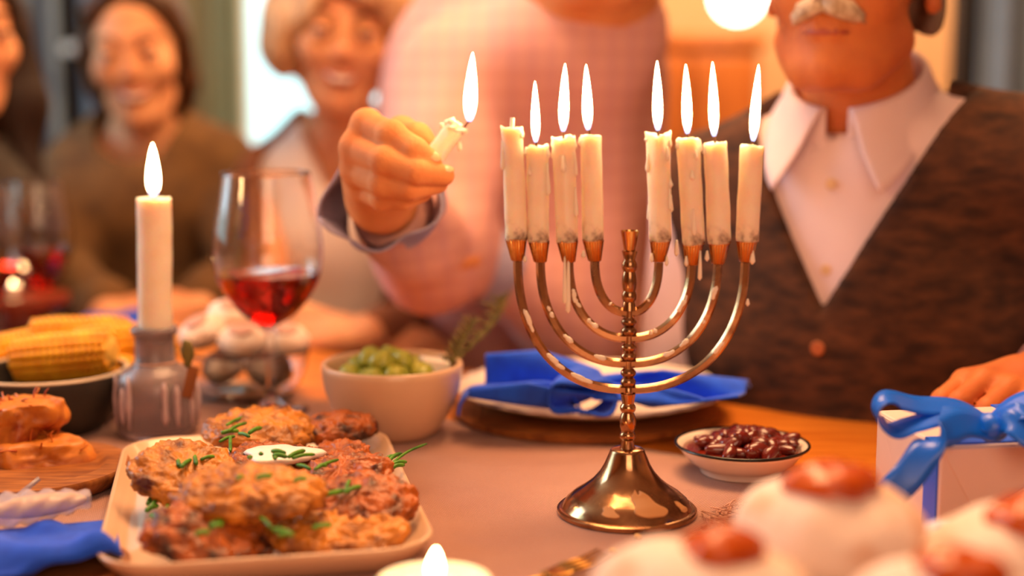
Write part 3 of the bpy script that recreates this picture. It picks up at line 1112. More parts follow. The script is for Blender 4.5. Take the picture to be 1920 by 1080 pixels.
# ------------------------------------------------------------------ latke tray and latkes
def rrect(hx, hy, rad, n=8):
    pts = []
    for cx, cy, a0 in ((hx - rad, hy - rad, 0), (-hx + rad, hy - rad, 90), (-hx + rad, -hy + rad, 180), (hx - rad, -hy + rad, 270)):
        for i in range(n + 1):
            a = R(a0 + 90 * i / n)
            pts.append((cx + rad * math.cos(a), cy + rad * math.sin(a)))
    return pts
def loft(rings):
    vs_, fs = [], []
    n = len(rings[0])
    for r_ in rings:
        vs_ += r_
    for i in range(len(rings) - 1):
        for k in range(n):
            l = (k + 1) % n
            fs.append((i * n + k, i * n + l, (i + 1) * n + l, (i + 1) * n + k))
    fs.append(tuple(range(n))[::-1])
    fs.append(tuple(range((len(rings) - 1) * n, len(rings) * n)))
    return vs_, fs
TC = V((-.187, 1.045, TZ + ZR))
TYAW = R(11.5)
THX, THY = .110, .167
rings = []
for ins, z, rd in ((.020, .002, .03), (.018, 0, .03), (.012, .002, .034), (.003, .014, .038), (0, .019, .04), (.001, .0205, .04), (.0035, .0195, .038), (.008, .013, .036), (.018, .0065, .03), (.03, .005, .02)):
    rings.append([V((x, y, z)) for x, y in rrect(THX - ins, THY - ins, rd)])
MT = Matrix.Translation(TC) @ Matrix.Rotation(TYAW, 4, 'Z')
tray = tag(obj('serving_tray', xf(loft(rings), MT), M_cream_ceramic), 'rounded rectangular cream ceramic tray under the latkes', 'tray')

def latke_geo(rx, ry, th, seed):
    n, m = 96, 44
    vs_, fs = [], []
    sd = V((seed * 11.3, seed * 4.7, 0))
    g = lathe([(math.sin(math.pi * i / m), -math.cos(math.pi * i / m)) for i in range(m + 1)], n)
    for p in g[0]:
        a = math.atan2(p.y, p.x)
        rad = 1 + .10 * noise.noise(V((math.cos(a) * 1.4, math.sin(a) * 1.4, 0)) + sd) + .055 * noise.noise(V((math.cos(a) * 5, math.sin(a) * 5, 2)) + sd)
        rr = math.hypot(p.x, p.y)
        s = rr ** .55 / max(rr, 1e-6) if rr > 0 else 0
        x, y = p.x * s * rx * rad, p.y * s * ry * rad
        z = math.copysign(abs(p.z) ** .8, p.z) * th / 2
        q = V((x, y, z))
        d = noise.fractal(q * 120 + sd, .7, 2.1, 5) * .0030 + noise.noise(q * 40 + sd) * .0015
        d += abs(noise.noise(q * 190 + sd)) * .003
        nrm = V((p.x * .5, p.y * .5, p.z)).normalized()
        q = q + nrm * d
        q.z += .004 * math.sin(x * 50 + seed) * math.cos(y * 45)
        vs_.append(q)
    return vs_, g[1]
LK = [  # centre pixel, height of centre, radii, tilt (towards viewer), roll, yaw, words, pale
 ((491, 806), .034, (.048, .036), 10, 3, 10, 'large golden latke at the back of the tray below the wine glass', 1),
 ((637, 805), .030, (.031, .026), 8, -6, 40, 'small browned latke at the tray\'s back right corner', 0),
 ((346, 886), .038, (.038, .034), 20, 6, 0, 'round golden latke topped with a chive cross at the tray\'s left', 1),
 ((522, 866), .034, (.040, .030), 8, 0, 5, 'latke in the middle of the tray under the sour cream', 0),
 ((632, 850), .028, (.025, .022), 6, -4, 20, 'small latke peeking out just right of the sour cream', 0),
 ((640, 893), .034, (.038, .025), 16, -3, 8, 'crinkled brown latke at the tray\'s right edge by the long chive', 0),
 ((468, 926), .048, (.049, .026), 26, 4, 3, 'wide golden latke lying across the middle front of the tray', 1),
 ((672, 948), .029, (.042, .028), 24, -8, 8, 'dark brown latke at the right of the tray, tilted on its neighbour', 0),
 ((388, 1008), .026, (.042, .026), 30, 8, 14, 'deep orange latke at the tray\'s front left corner', 0),
 ((628, 1002), .019, (.049, .022), 24, -3, 4, 'long pale orange latke along the tray\'s front edge', 1),
]
LKM = []
for i, (px_, hz_, (rx, ry), tl, rl, yw, lab, pale) in enumerate(LK):
    c = T(px_[0], px_[1], hz_)
    m = Matrix.Translation(c) @ Matrix.Rotation(R(yw), 4, 'Z') @ Matrix.Rotation(R(tl), 4, 'X') @ Matrix.Rotation(R(rl), 4, 'Y')
    LKM.append(m)
    tag(obj('latke', xf(latke_geo(rx, ry, .016, i + 1), m), M_latke2 if pale else M_latke), lab, 'latke', 'latkes on the tray')
# hidden latkes the pile rests on
for (u, v, lab) in ((430, 900, 'brown latke under the heap at the left of the tray'), (560, 960, 'dark latke under the heap at the middle of the tray')):
    c = T(u, v, .014)
    tag(obj('latke', mv(latke_geo(.045, .04, .014, u), c), M_latke), lab, 'latke', 'latkes on the tray')
# sour cream
m = LKM[3]
g = lathe([(0, -.002), (.026, -.001), (.0285, .002), (.026, .0038), (.018, .0050), (.009, .0054), (0, .0055)], 40, lambda a, z: 1 + .12 * math.sin(3 * a + 1) + .07 * math.sin(5 * a) + .05 * math.sin(9 * a))
cr = tag(obj('sour_cream', mv(xf(g, Matrix.Diagonal((1.0, .82, 1, 1))), T(527, 856, .0415)), M_creamd), 'white dollop of sour cream on the middle latke', 'cream')

def chive(p, q, r=.0014, sag=0.0):
    p, q = V(p), V(q)
    return tube(spline([p, (p + q) / 2 + V((0, 0, sag)), q], 4), [r * .8] + [r] * 7 + [r * .6], 7)
CH = [((425, 797), (459, 782), .044), ((428, 808), (462, 793), .045), ((415, 812), (447, 808), .043), ((412, 828), (440, 818), .043), ((448, 813), (468, 819), .045), ((432, 819), (432, 846), .044),
      ((467, 812), (490, 802), .044), ((566, 790), (580, 787), .036), ((602, 784), (640, 783), .034),
      ((332, 862), (336, 874), .046), ((340, 876), (358, 862), .047), ((346, 849), (362, 858), .047), ((364, 858), (386, 850), .047), ((376, 862), (402, 856), .047), ((368, 870), (364, 853), .047),
      ((510, 846), (535, 850), .052), ((512, 854), (538, 857), .051), ((541, 857), (571, 845), .052), ((548, 859), (590, 852), .051), ((487, 852), (492, 853), .051), ((514, 861), (518, 861), .051), ((465, 860), (472, 859), .049),
      ((557, 872), (582, 880), .046), ((590, 880), (634, 862), .046), ((596, 876), (612, 873), .046),
      ((444, 899), (456, 894), .063), ((480, 897), (510, 893), .064), ((550, 902), (575, 898), .062),
      ((594, 935), (645, 920), .042), ((648, 923), (656, 899), .044), ((650, 922), (676, 912), .043),
      ((392, 985), (420, 975), .036), ((366, 1002), (392, 998), .036), ((394, 990), (418, 984), .036), ((485, 969), (508, 989), .038), ((512, 994), (545, 1000), .036), ((522, 1004), (552, 1003), .036), ((585, 990), (622, 985), .034),
      ((277, 945), (290, 928), .024), ((283, 952), (300, 930), .024), ((274, 958), (296, 948), .022), ((308, 962), (318, 944), .022), ((284, 966), (298, 978), .02), ((278, 938), (298, 940), .024)]
for (p, q, h) in CH:
    tag(obj('chive', chive(T(p[0], p[1], h), T(q[0], q[1], h), rng.uniform(.0013, .0019), .001), M_chive), 'short cut piece of green chive scattered over the latke tray', 'chive', 'chives on the latkes')
for k, (p, q) in enumerate((((722, 880), (800, 832)), ((720, 878), (752, 850)), ((722, 884), (762, 866)), ((716, 872), (742, 856)), ((724, 890), (758, 872)))):
    lab = 'longest chive stem sticking out past the tray\'s right rim' if k == 0 else 'short chive stem in the tuft at the tray\'s right rim'
    tag(obj('chive', chive(T(p[0], p[1], .032), T(q[0], q[1], .036), .0011 if k == 0 else .0016, .003), M_chive), lab, 'chive', 'chive tuft at the tray rim')

# ------------------------------------------------------------------ bowls
def bowl_prof(r, h, th=.004, foot=.5, curve=.5):
    o, i_ = [], []
    n = 12
    for k in range(n + 1):
        f = k / n
        rr = r * (foot + (1 - foot) * math.sin(f * math.pi / 2) ** curve)
        o.append((rr, h * f))
    for rr, z in o[::-1]:
        i_.append((max(rr - th, .001), max(z, th) if z > th else th))
    return [(0, 0)] + o + [(r - th * .3, h + th * .35), (r - th * .8, h + th * .25)] + i_[:-1] + [(0, th)]

# olives
OC = T(737, 818)
os_ = PM(OC.y, .04)
orr = 132 / os_
oh = W(737, 702, OC.y).z - TZ
oh = .066
ob = thing('olive_bowl', OC, 'cream ceramic bowl of green olives behind the latkes', 'bowl')
obj('bowl_wall', mv(lathe(bowl_prof(orr, oh, .005, .55, .75), 56), V((OC.x, OC.y, TZ + ZR))), M_cream_ceramic, ob)
k = 0
for layer, (zz, rad, n) in enumerate(((oh - .020, .042, 9), (oh - .007, .030, 7), (oh + .005, .014, 4))):
    for i in range(n):
        a = 2 * math.pi * i / n + layer * .7 + rng.normal(0, .1)
        rr = rad * rng.uniform(.85, 1.08)
        px_ = V((OC.x - .006 + rr * math.cos(a), OC.y + rr * math.sin(a), TZ + zz + rng.normal(0, .002)))
        g = mv(xf(blob((.0135, .0115, .0115), 18, 12, .0028, 90, k), Matrix.Rotation(rng.uniform(0, 3), 4, 'Z')), px_)
        tag(obj('green_olive', g, M_olive), 'green olive heaped in the cream bowl behind the latkes', 'olive', 'olives in the cream bowl')
        k += 1
tag(obj('cheese_cube', mv(xf(rbox(.026, .02, .018, .002), Matrix.Rotation(.3, 4, 'Z') @ Matrix.Rotation(.2, 4, 'Y')), W(812, 690, OC.y + .012)), M_cheese, smooth=False), 'white cheese cube at the right side of the olive bowl', 'cheese')
# rosemary sprig
rp0, rp1 = W(818, 704, OC.y), W(935, 560, OC.y + .10)
ros = thing('rosemary_sprig', rp0, 'dry rosemary sprig leaning out of the olive bowl to the right', 'herb')
ax_ = spline([rp0, rp0.lerp(rp1, .35) + V((.004, 0, -.004)), rp0.lerp(rp1, .7) + V((.008, 0, -.004)), rp1], 8)
obj('stalk', tube(ax_, [.0014 - .0008 * i / len(ax_) for i in range(len(ax_))], 6), M_herb, ros)
lf = []
for i, p in enumerate(ax_[3:]):
    for s in range(4):
        a = s * math.pi / 2 + i
        d = (rp1 - rp0).normalized() * .8 + V((math.cos(a) * .8, math.sin(a), .3 * math.cos(a)))
        d.normalize()
        L = rng.uniform(.010, .017)
        lf.append(tube([p, p + d * L * .5, p + d * L], [.0006, .0011, .0003], 5))
obj('needles', join(*lf), M_herb, ros, kind='stuff')
ros2 = thing('rosemary_sprig', rp0 + V((-.012, .01, 0)), 'shorter rosemary sprig tucked upright at the olive bowl\'s rim', 'herb')
q0, q1 = W(826, 706, OC.y + .004), W(886, 600, OC.y + .05)
obj('stalk', tube([q0, (q0 + q1) / 2 + V((.003, 0, 0)), q1], .0011, 6), M_herb, ros2)
lf = []
for i in range(14):
    p = q0.lerp(q1, .15 + .85 * i / 14)
    for s in range(3):
        a = s * 2.1 + i
        d = (q1 - q0).normalized() + V((math.cos(a), math.sin(a), .2))
        d.normalize()
        lf.append(tube([p, p + d * .007, p + d * .013], [.0006, .001, .0003], 5))
obj('needles', join(*lf), M_herb, ros2, kind='stuff')

# beans
BB = T(1390, 890)
bsc = PM(BB.y, .03)
br = 125 / bsc
bh = W(1390, 833, BB.y).z - TZ
bb = thing('bean_bowl', BB, 'small white enamel bowl with a dark rim, full of red beans', 'bowl')
obj('bowl_wall', mv(lathe([(0, .001), (br * .58, .001), (br * .60, 0), (br * .62, .002), (br * .62, .005), (br * .68, .007), (br * .80, bh * .45), (br * .93, bh * .8), (br * .985, bh - .001),
     (br * .96, bh - .001), (br * .9, bh * .8), (br * .77, bh * .48), (br * .62, .01), (0, .008)], 64), V((BB.x, BB.y, TZ + ZR))), M_enamel, bb)
obj('rim', mv(lathe([(br * .99 + .0013 * math.cos(t), bh - .0008 + .0013 * math.sin(t)) for t in [i / 8 * 2 * math.pi for i in range(9)]], 64), V((BB.x, BB.y, TZ + ZR))), M_black_enamel, bb)
sr = br * .9
sc_ = tag(obj('bean_sauce', mv(lathe([(0, bh * .45), (br * .74, bh * .45), (br * .88, bh * .8), (br * .8, bh * .82), (sr * .4, bh * .88), (0, bh * .9)], 48), V((BB.x, BB.y, TZ + ZR))), M_sauce), 'thick red sauce filling the enamel bean bowl', 'sauce')
def bean_geo():
    g = blob((.0105, .0062, .0052), 16, 12)
    return [V((p.x, p.y - .0028 * (1 - (p.x / .0105) ** 2) + .0014, p.z)) for p in g[0]], g[1]
bgeo = bean_geo()
for k in range(46):
    a = k * 2.39996
    f = (k / 46) ** .5
    rr = f * sr * .78
    up = .0045 * (1 - f) + (.004 if k < 12 else 0) + rng.uniform(0, .003)
    p = V((BB.x + rr * math.cos(a) + .004, BB.y + rr * math.sin(a), TZ + ZR + bh * .88 + up))
    s = rng.uniform(.85, 1.15)
    m = Matrix.Translation(p) @ Matrix.Rotation(rng.uniform(0, 6.28), 4, 'Z') @ Matrix.Rotation(rng.normal(0, .4), 4, 'X') @ Matrix.Rotation(rng.normal(0, .35), 4, 'Y') @ Matrix.Scale(s, 4)
    tag(obj('kidney_bean', xf(bgeo, m), M_bean), 'shiny dark red bean in the enamel bowl', 'bean', 'beans in the enamel bowl')

# corn
KC = T(96, 806)
ks = PM(KC.y, .06)
kr = 146 / ks
kh = W(96, 694, KC.y).z - TZ
kb = thing('corn_bowl', KC, 'dark grey stoneware bowl with a pale rim, holding corn cobs', 'bowl')
obj('bowl_wall', mv(lathe(bowl_prof(kr, kh - .002, .004, .62, .8), 56), V((KC.x, KC.y, TZ + ZR))), M_dark_bowl, kb)
obj('rim', mv(lathe([(kr - .0015 + .0026 * math.cos(t), kh - .0008 + .0017 * math.sin(t)) for t in [i / 8 * 2 * math.pi for i in range(9)]], 56), V((KC.x, KC.y, TZ + ZR))), mat('pale_rim', '#c9b49c', .4), kb)
def kernels(L, r, rows=15):
    gs = []
    kb_ = blob(1, 7, 5)
    nx = int(L / .0062)
    for a in range(rows):
        an = 2 * math.pi * a / rows
        for i in range(nx):
            x = -L / 2 + L * (i + .5 + (.25 if a % 2 else 0)) / nx
            tp_ = 1 - .35 * max(0, (abs(x) / (L / 2)) - .6) ** 1.2
            m = Matrix.Translation(V((x, r * tp_ * math.cos(an), r * tp_ * math.sin(an)))) @ Matrix.Rotation(an, 4, 'X') @ Matrix.Diagonal((.0033, .0046, .0048, 1))
            m = Matrix.Translation(V((x, r * tp_ * math.cos(an), r * tp_ * math.sin(an)))) @ Matrix.Rotation(an, 4, 'X') @ Matrix.Diagonal((.0034, .0042, .0047 * tp_, 1))
            gs.append(xf(kb_, m))
    return join(*gs)
kg = kernels(.095, .0195)
cg = tube([V((-.047 - .004, 0, 0)), V((-.047, 0, 0)), V((.047, 0, 0)), V((.051, 0, 0))], [.011, .018, .017, .009], 20)
KBS = [((150, 635, 1.42), R(8), 0, 'corn cob on top of the dark bowl at the back'), ((120, 668, 1.345), R(-6), -R(6), 'front corn cob lying across the dark bowl'),
       ((235, 648, 1.40), R(25), 0, 'corn cob at the right side of the dark bowl beside the bottle'), ((10, 668, 1.38), R(62), 0, 'charred corn cob at the dark bowl\'s left edge')]
kmesh = cmesh = None
for (u, v, Y), yaw, pit, lab in KBS:
    p = W(u, v, Y)
    t = thing('corn_cob', p, lab, 'corn', 'corn cobs in the dark bowl')
    t.rotation_euler = (rng.uniform(0, 1), pit, yaw)
    if kmesh is None:
        kmesh = mesh_of('kernels', kg)
        kmesh.materials.append(M_corn)
        kmesh.polygons.foreach_set('use_smooth', [True] * len(kmesh.polygons))
        cmesh = mesh_of('core', cg)
        cmesh.materials.append(M_corn_core)
    for nm, me in (('kernels', kmesh), ('core', cmesh)):
        o = bpy.data.objects.new(nm, me)
        COL.objects.link(o)
        o.parent = t
        if nm == 'kernels':
            o['kind'] = 'stuff'
for (u, v, Y, yaw) in ((80, 705, 1.38, .2), (170, 705, 1.37, -.3)):
    p = W(u, v, Y)
    t = thing('corn_cob', p, 'corn cob half hidden at the %s of the pile in the dark bowl' % ('left' if u < 100 else 'right'), 'corn', 'corn cobs in the dark bowl')
    t.rotation_euler = (0, 0, yaw)
    for nm, me in (('kernels', kmesh), ('core', cmesh)):
        o = bpy.data.objects.new(nm, me)
        COL.objects.link(o)
        o.parent = t
        if nm == 'kernels':
            o['kind'] = 'stuff'

# wooden board with two shredded pastries
WB = T(48, 872, .018)
wr = 190 / PM(WB.y, .02)
wb = thing('wooden_plate', V((WB.x, WB.y, TZ + ZR)), 'round acacia plate with a sunken centre, holding crisp pastries', 'plate')
obj('plate_body', mv(lathe([(0, ZR), (wr * .78, ZR), (wr * .9, .004), (wr * .985, .012), (wr, .0165), (wr * .985, .0185), (wr * .78, .0185), (wr * .74, .016), (wr * .70, .0135), (0, .0125)], 72), V((WB.x, WB.y, TZ))), M_board, wb, sharp=50)
def pastry(u, v, Y, r, lab, seed):
    c = W(u, v, Y)
    t = thing('shredded_pastry', c - V((0, 0, r[2])), lab, 'pastry', 'pastries on the wooden plate')
    g = blob(r, 60, 40, .011, 34, seed)
    g = [V((p.x, p.y, p.z if p.z < r[2] * .55 else r[2] * .55 + (p.z - r[2] * .55) * .3)) for p in g[0]], g[1]
    obj('pastry_body', mv(g, c), M_potato, t)
    sh = []
    for k in range(20):
        a = rng.uniform(0, 2 * math.pi)
        rr = rng.uniform(.2, .97)
        p = c + V((r[0] * rr * math.cos(a), r[1] * rr * math.sin(a), r[2] * .62 * (1.08 - .5 * rr ** 3)))
        d = V((math.cos(a) * .7 * rr + rng.normal(0, .5), math.sin(a) * .7 * rr + rng.normal(0, .5), rng.uniform(-.1, .7) if rng.random() < .8 else 1.4)).normalized()
        L = rng.uniform(.005, .013)
        sh.append(tube(spline([p - d * .003, p + d * L * .5 + V((0, 0, .001)), p + d * L + V((rng.normal(0, .002), 0, rng.normal(0, .001)))], 3), [.0009, .0009, .0008, .0008, .0007, .0006, .0004], 5))
    obj('crisp_shreds', join(*sh), M_shred, t, kind='stuff')
pastry(70, 858, 1.155, (.046, .034, .026), 'lower golden pastry with spiky crisp shreds on the wooden plate', 3)
pastry(40, 785, 1.165, (.035, .030, .024), 'upper golden pastry stacked on top of the other one', 8)

# napkin, wooden saucer and cellophane-wrapped biscuit at the bottom left
SP = T(60, 1062, .01)
sp = thing('wooden_saucer', V((SP.x, SP.y, TZ + ZR)), 'small wooden plate under the blue napkin at the bottom left', 'plate')
srr = .062
obj('plate_body', mv(lathe([(0, ZR), (srr * .8, ZR), (srr * .97, .006), (srr, .010), (srr * .97, .011), (srr * .75, .007), (0, .006)], 56), V((SP.x, SP.y, TZ))), M_board, sp, sharp=50)
nc = T(70, 1005, .02)
def nap(a, b):
    x = (a - .5) * .15
    y = (b - .5) * .10
    z = .022 + .013 * math.sin(b * 5.2 + a * 2) + .007 * math.sin(a * 9 - b * 4) + .003 * math.sin(a * 21 + b * 6)
    e = max(abs(a - .5), abs(b - .5)) * 2
    z -= .020 * e ** 5
    p = Matrix.Rotation(R(18), 4, 'Z') @ V((x, y, 0))
    return V((nc.x - .02 + p.x, nc.y + p.y - .012, TZ + max(z, .0125)))
tag(obj('napkin', sheet(nap, 44, 30, .002), M_blue), 'crumpled royal blue napkin at the bottom left corner', 'napkin')
bq = W(55, 955, .985)
bis = thing('wrapped_biscuit', bq, 'pale biscuit in clear crinkled wrapping on the front left napkin', 'biscuit')
def mb(yaw, roll, c):
    return Matrix.Translation(c) @ Matrix.Rotation(yaw, 4, 'Z') @ Matrix.Rotation(roll, 4, 'X')
M_cello = mat('cellophane', '#e6dcea', .18, bump=.6, bscale=60)
_nt = M_cello.node_tree
_t = _nt.nodes.new('ShaderNodeBsdfTransparent')
_mx = _nt.nodes.new('ShaderNodeMixShader')
_mx.inputs[0].default_value = .28
_nt.links.new(_t.outputs[0], _mx.inputs[1])
_nt.links.new(_nt.nodes['Principled BSDF'].outputs[0], _mx.inputs[2])
_nt.links.new(_mx.outputs[0], _nt.nodes['Material Output'].inputs[0])
M_biscuit = mat('pale_biscuit', '#e0b070', .7, col2='#cf9650', nscale=40, bump=.3)
obj('biscuit', xf(blob((.034, .011, .008), 28, 14), mb(R(30), -.3, W(72, 948, .985))), M_biscuit, bis)
def cel(a, b):
    x = -.075 + .115 * a
    w_ = .010 + .016 * math.sin(math.pi * min(1, a * 1.0)) ** .5 if a < .98 else .004
    an = 2 * math.pi * b
    return V((x, w_ * math.cos(an) * (1 + .1 * math.sin(a * 40 + b * 30)), (.006 + .006 * math.sin(math.pi * a)) * math.sin(an) * (1 + .15 * math.sin(a * 53))))
obj('wrapper', xf(sheet(cel, 40, 24, .0004), mb(R(30), -.3, W(62, 950, .985))), M_cello, bis)
obj('twist_stick', tube([W(-10, 965, .99), W(74, 897, 1.005)], .0018, 8), mat('clear_stick', '#cfc2d6', .1, trans=.6), bis)

# ------------------------------------------------------------------ plate with bowtie napkin
PC = T(1108, 752, .012)
pr = 254 / PM(PC.y, .015)
chg = tag(obj('wooden_charger', mv(lathe([(0, 0), (pr * .9, 0), (pr * .96, .003), (pr * .97, .009), (pr * .9, .010), (0, .010)], 64), V((PC.x - .006, PC.y - .006, TZ))), M_board, sharp=50), 'wooden charger under the scalloped white plate', 'plate')
scal = lambda a, z: 1 + (.012 * math.cos(a * 30) * max(0, (z - .018) / .01) if z > .018 else 0)
tag(obj('dinner_plate', mv(lathe([(0, .0105), (pr * .55, .0105), (pr * .66, .0125), (pr * .9, .022), (pr * .99, .0265), (pr, .028), (pr * .985, .0288), (pr * .9, .0255), (pr * .66, .0165), (pr * .58, .0145), (0, .014)], 240, scal), V((PC.x, PC.y, TZ))), M_white_ceramic), 'white dinner plate with a scalloped rim behind the menorah', 'plate')
nk = T(1125, 760, .03)
def bow(a, b):
    s = (a - .45) * 2
    w_ = .022 + .046 * abs(s) ** .8
    x = s * .118 + (.0 if s < 0 else .0)
    t = (b - .5) * 2
    fold = math.sin(t * 5.2 + (1.2 if s < 0 else -.6)) * (.030 if s < 0 else .016) * min(1, abs(s) * 1.6 + .25)
    z = .040 + fold + .012 * (1 - t * t) - .011 * abs(s) ** 1.6
    y = t * w_ + .010 * math.sin(t * 7 + s * 3)
    p = Matrix.Rotation(R(-14), 4, 'Z') @ V((x, y, 0))
    d = math.hypot(nk.x + p.x - PC.x, nk.y + p.y - PC.y)
    zf = .020 + max(0, d - pr * .6) / (pr * .4) * .0145
    return V((nk.x + p.x, nk.y + p.y, TZ + max(z, zf)))
bn = thing('bowtie_napkin', V((nk.x, nk.y, TZ + .02)), 'royal blue napkin gathered like a bow on the white plate', 'napkin')
obj('cloth', sheet(bow, 60, 44, .0022), M_blue, bn)
kq = W(1090, 742, nk.y - .02)
kq.z = TZ + .045
kn = []
for rr, yy in ((.021, 0),):
    def lp_(a, b):
        an = a * 2 * math.pi
        return kq + V((.030 * math.cos(an), -.018 + .036 * b + .005 * math.sin(an * 2), .016 * math.sin(an) + .004 * math.sin(an * 3 + b * 3)))
    obj('knot_loop', sheet(lp_, 40, 10, .003), M_blue, bn)
def flap(a, b):
    an = math.pi * a
    c_ = W(975, 752, nk.y - .005)
    return V((c_.x - .055 * math.cos(an) , c_.y - .02 + .05 * b, TZ + .026 + .030 * math.sin(an) * (1 - .25 * b) + .003 * math.sin(a * 11)))
obj('fold', sheet(flap, 30, 12, .0022), M_blue, bn)
nq = T(218, 606, .01)
def nap2(a, b):
    return V((nq.x + (a - .5) * .10, nq.y + (b - .5) * .1, TZ + .004 + .010 * (1 + math.sin(a * 6 + b * 4)) * math.sin(math.pi * a) * math.sin(math.pi * b) + .010))
tag(obj('napkin', sheet(nap2, 20, 20, .002), M_blue), 'folded blue napkin between corn bowl and young woman', 'napkin')

# ------------------------------------------------------------------ glasses
def wine_glass(base, pts, wine_v, scale, lab, wlab, zoff=0.0):
    """pts: outer bowl profile [(r, z)] from stem to rim in metres above the table"""
    t = thing('wine_glass', base, lab, 'wine glass', 'wine glasses')
    th = .0014
    B = [(0, .0005), (.036 * scale, 0), (.0365 * scale, .001), (.030 * scale, .003), (.012 * scale, .006), (.0048, .012), (.0038, .03), (.0036, pts[0][1] - .018), (.0050, pts[0][1] - .006)]
    O = [p for p in pts]
    I = [(max(r - th, .0008), z + (.0016 if i < 2 else 0)) for i, (r, z) in enumerate(pts)][::-1]
    obj('glass', mv(lathe(B + O + [(pts[-1][0] - th / 2, pts[-1][1] + .0007)] + I + [(0, pts[0][1] + .003)], 56), base), M_glass, t)
    wp = [(max(r - th + .0002, .0009), z + (.0016 if i < 2 else 0)) for i, (r, z) in enumerate(pts) if z < wine_v]
    for (r0, z0_), (r1, z1_) in zip(pts, pts[1:]):
        if z0_ <= wine_v < z1_:
            wr_ = r0 + (r1 - r0) * (wine_v - z0_) / (z1_ - z0_) - th + .0002
    w = tag(obj('wine', mv(lathe([(0, pts[0][1] + .0032)] + wp[1:] + [(wr_, wine_v), (wr_ - .004, wine_v - .0003), (0, wine_v - .0003)], 56), base), M_wine), wlab, 'wine')
    return t
GC = T(515, 772)
gs_ = PM(GC.y, .15)
def gz(v):
    return W(505, v, GC.y).z - TZ - ZR
def gp(rows):
    return [(hw / gs_, gz(v)) for hw, v in rows]
bowlp = gp([(9, 612), (24, 606), (44, 594), (64, 575), (82, 550), (94, 525), (101, 498), (103, 470), (101, 440), (96, 405), (90, 370), (86, 345), (83, 324)])
# smooth the profile
bp_ = [(p.x, p.y) for p in spline([V((r, z, 0)) for r, z in bowlp], 4)]
wine_glass(GC + V((-.003, 0, ZR)), bp_, gz(512), 1.0, 'large wine glass a third full of red wine behind the latkes', 'red wine in the large glass behind the latkes')
G2 = T(82, 612)
k_ = 66 / PM(G2.y, .1) / .0537
def sc_prof(k):
    z0_ = bp_[0][1]
    return [(r * k, .55 * z0_ + (z - z0_) * k * 1.25) for r, z in bp_]
p2 = sc_prof(k_ * .9)
wine_glass(G2 + V((0, 0, ZR)), p2, p2[0][1] + .38 * (p2[-1][1] - p2[0][1]), .85, 'blurred wine glass with dark red wine in front of the young woman', 'red wine in the glass before the young woman')
G3 = T(-14, 630)
wine_glass(G3 + V((0, 0, ZR)), p2, p2[0][1] + .3 * (p2[-1][1] - p2[0][1]), .85, 'wine glass cut off by the left edge of the picture', 'red wine in the glass at the far left edge')

# glass bowl of small round pastries
GB = T(463, 742)
g_s = PM(GB.y, .04)
grr = 118 / g_s
gh = W(463, 655, GB.y).z - TZ
gb = thing('glass_bowl', GB, 'round clear glass bowl of small doughnuts behind the wine glass', 'bowl')
obj('bowl_wall', mv(lathe(bowl_prof(grr, gh, .003, .7, .7), 48), V((GB.x, GB.y, TZ + ZR))), M_glass, gb)
M_sugar = mat('pink_icing', '#cfa08e', .5, col2='#c08a7c', nscale=50)
DP = [((378, 622), .0, 'pale small doughnut leaning on the glass bowl\'s left rim'), ((452, 640), -.01, 'pale small doughnut at the front of the glass bowl'), ((435, 592), .03, 'small doughnut on top of the glass bowl'), ((535, 638), .0, 'small doughnut at the glass bowl\'s right behind the stem'),
      ((420, 685), .0, 'lower left doughnut seen through the glass bowl'), ((505, 690), .0, 'lower right doughnut seen through the glass bowl')]
for k, ((u, v), dy, lab) in enumerate(DP):
    p = W(u, v, GB.y + dy)
    t = thing('small_doughnut', p - V((0, 0, .014)), lab, 'doughnut', 'small doughnuts in the glass bowl')
    m = Matrix.Translation(p) @ Matrix.Rotation(rng.normal(0, .2), 4, 'Y') @ Matrix.Rotation(.35, 4, 'X')
    obj('dough', xf(blob((.025, .025, .015), 24, 14, .002, 40, k), m), M_donut, t)
    obj('sugar_top', xf(mv(blob((.013, .012, .003), 18, 8, .001, 90, k), (0, 0, .0135)), m), M_sugar, t)

# little stand with a tea light at the left edge
SL = T(45, 622)
stn = thing('candle_stand', SL, 'low reddish wooden stand at the left edge carrying a tea light', 'stand')
M_redwood = mat('red_wood', '#8a3414', .5, col2='#6a240c', nscale=10)
zt_ = W(45, 552, SL.y).z - TZ
obj('stand_top', mv(lathe([(0, zt_ - .012), (.058, zt_ - .012), (.06, zt_ - .006), (.058, zt_), (0, zt_)], 40), SL), M_redwood, stn, sharp=40)
obj('stand_base', mv(lathe([(0, 0), (.05, 0), (.05, .006), (.03, .012), (.026, zt_ - .012), (0, zt_ - .012)], 40), SL), M_redwood, stn, sharp=40)
q = W(12, 545, SL.y)
tl = thing('tea_light', V((q.x, q.y, TZ + zt_)), 'glowing tea light on the stand at the left edge', 'candle')
obj('cup', mv(lathe([(0, 0), (.017, 0), (.018, .012), (.017, .012), (.0165, .009), (0, .009)], 28), V((q.x, q.y, TZ + zt_))), M_white_ceramic, tl)
obj('flame', flame_geo(V((q.x, q.y, TZ + zt_ + .010)), V((q.x, q.y, TZ + zt_ + .034)), .009), M_flame, tl)

# ------------------------------------------------------------------ gift box
gz0 = TZ
gh_ = .067
ga = V((-.15, .989, 0))
gb_ = V((.989, .15, 0))
g0 = V((.302, .985, 0))
LA, LB = .115, .20
GM = Matrix(((gb_.x, ga.x, 0, g0.x), (gb_.y, ga.y, 0, g0.y), (0, 0, 1, TZ), (0, 0, 0, 1)))
gift = thing('gift_box', GM @ V((LB / 2, LA / 2, 0)), 'gift box in pale pink paper tied with a blue satin ribbon', 'gift')
obj('wrapped_box', xf(box2((0, 0, 0), (LB, LA, gh_), .0022), GM), M_paper, gift, smooth=False)
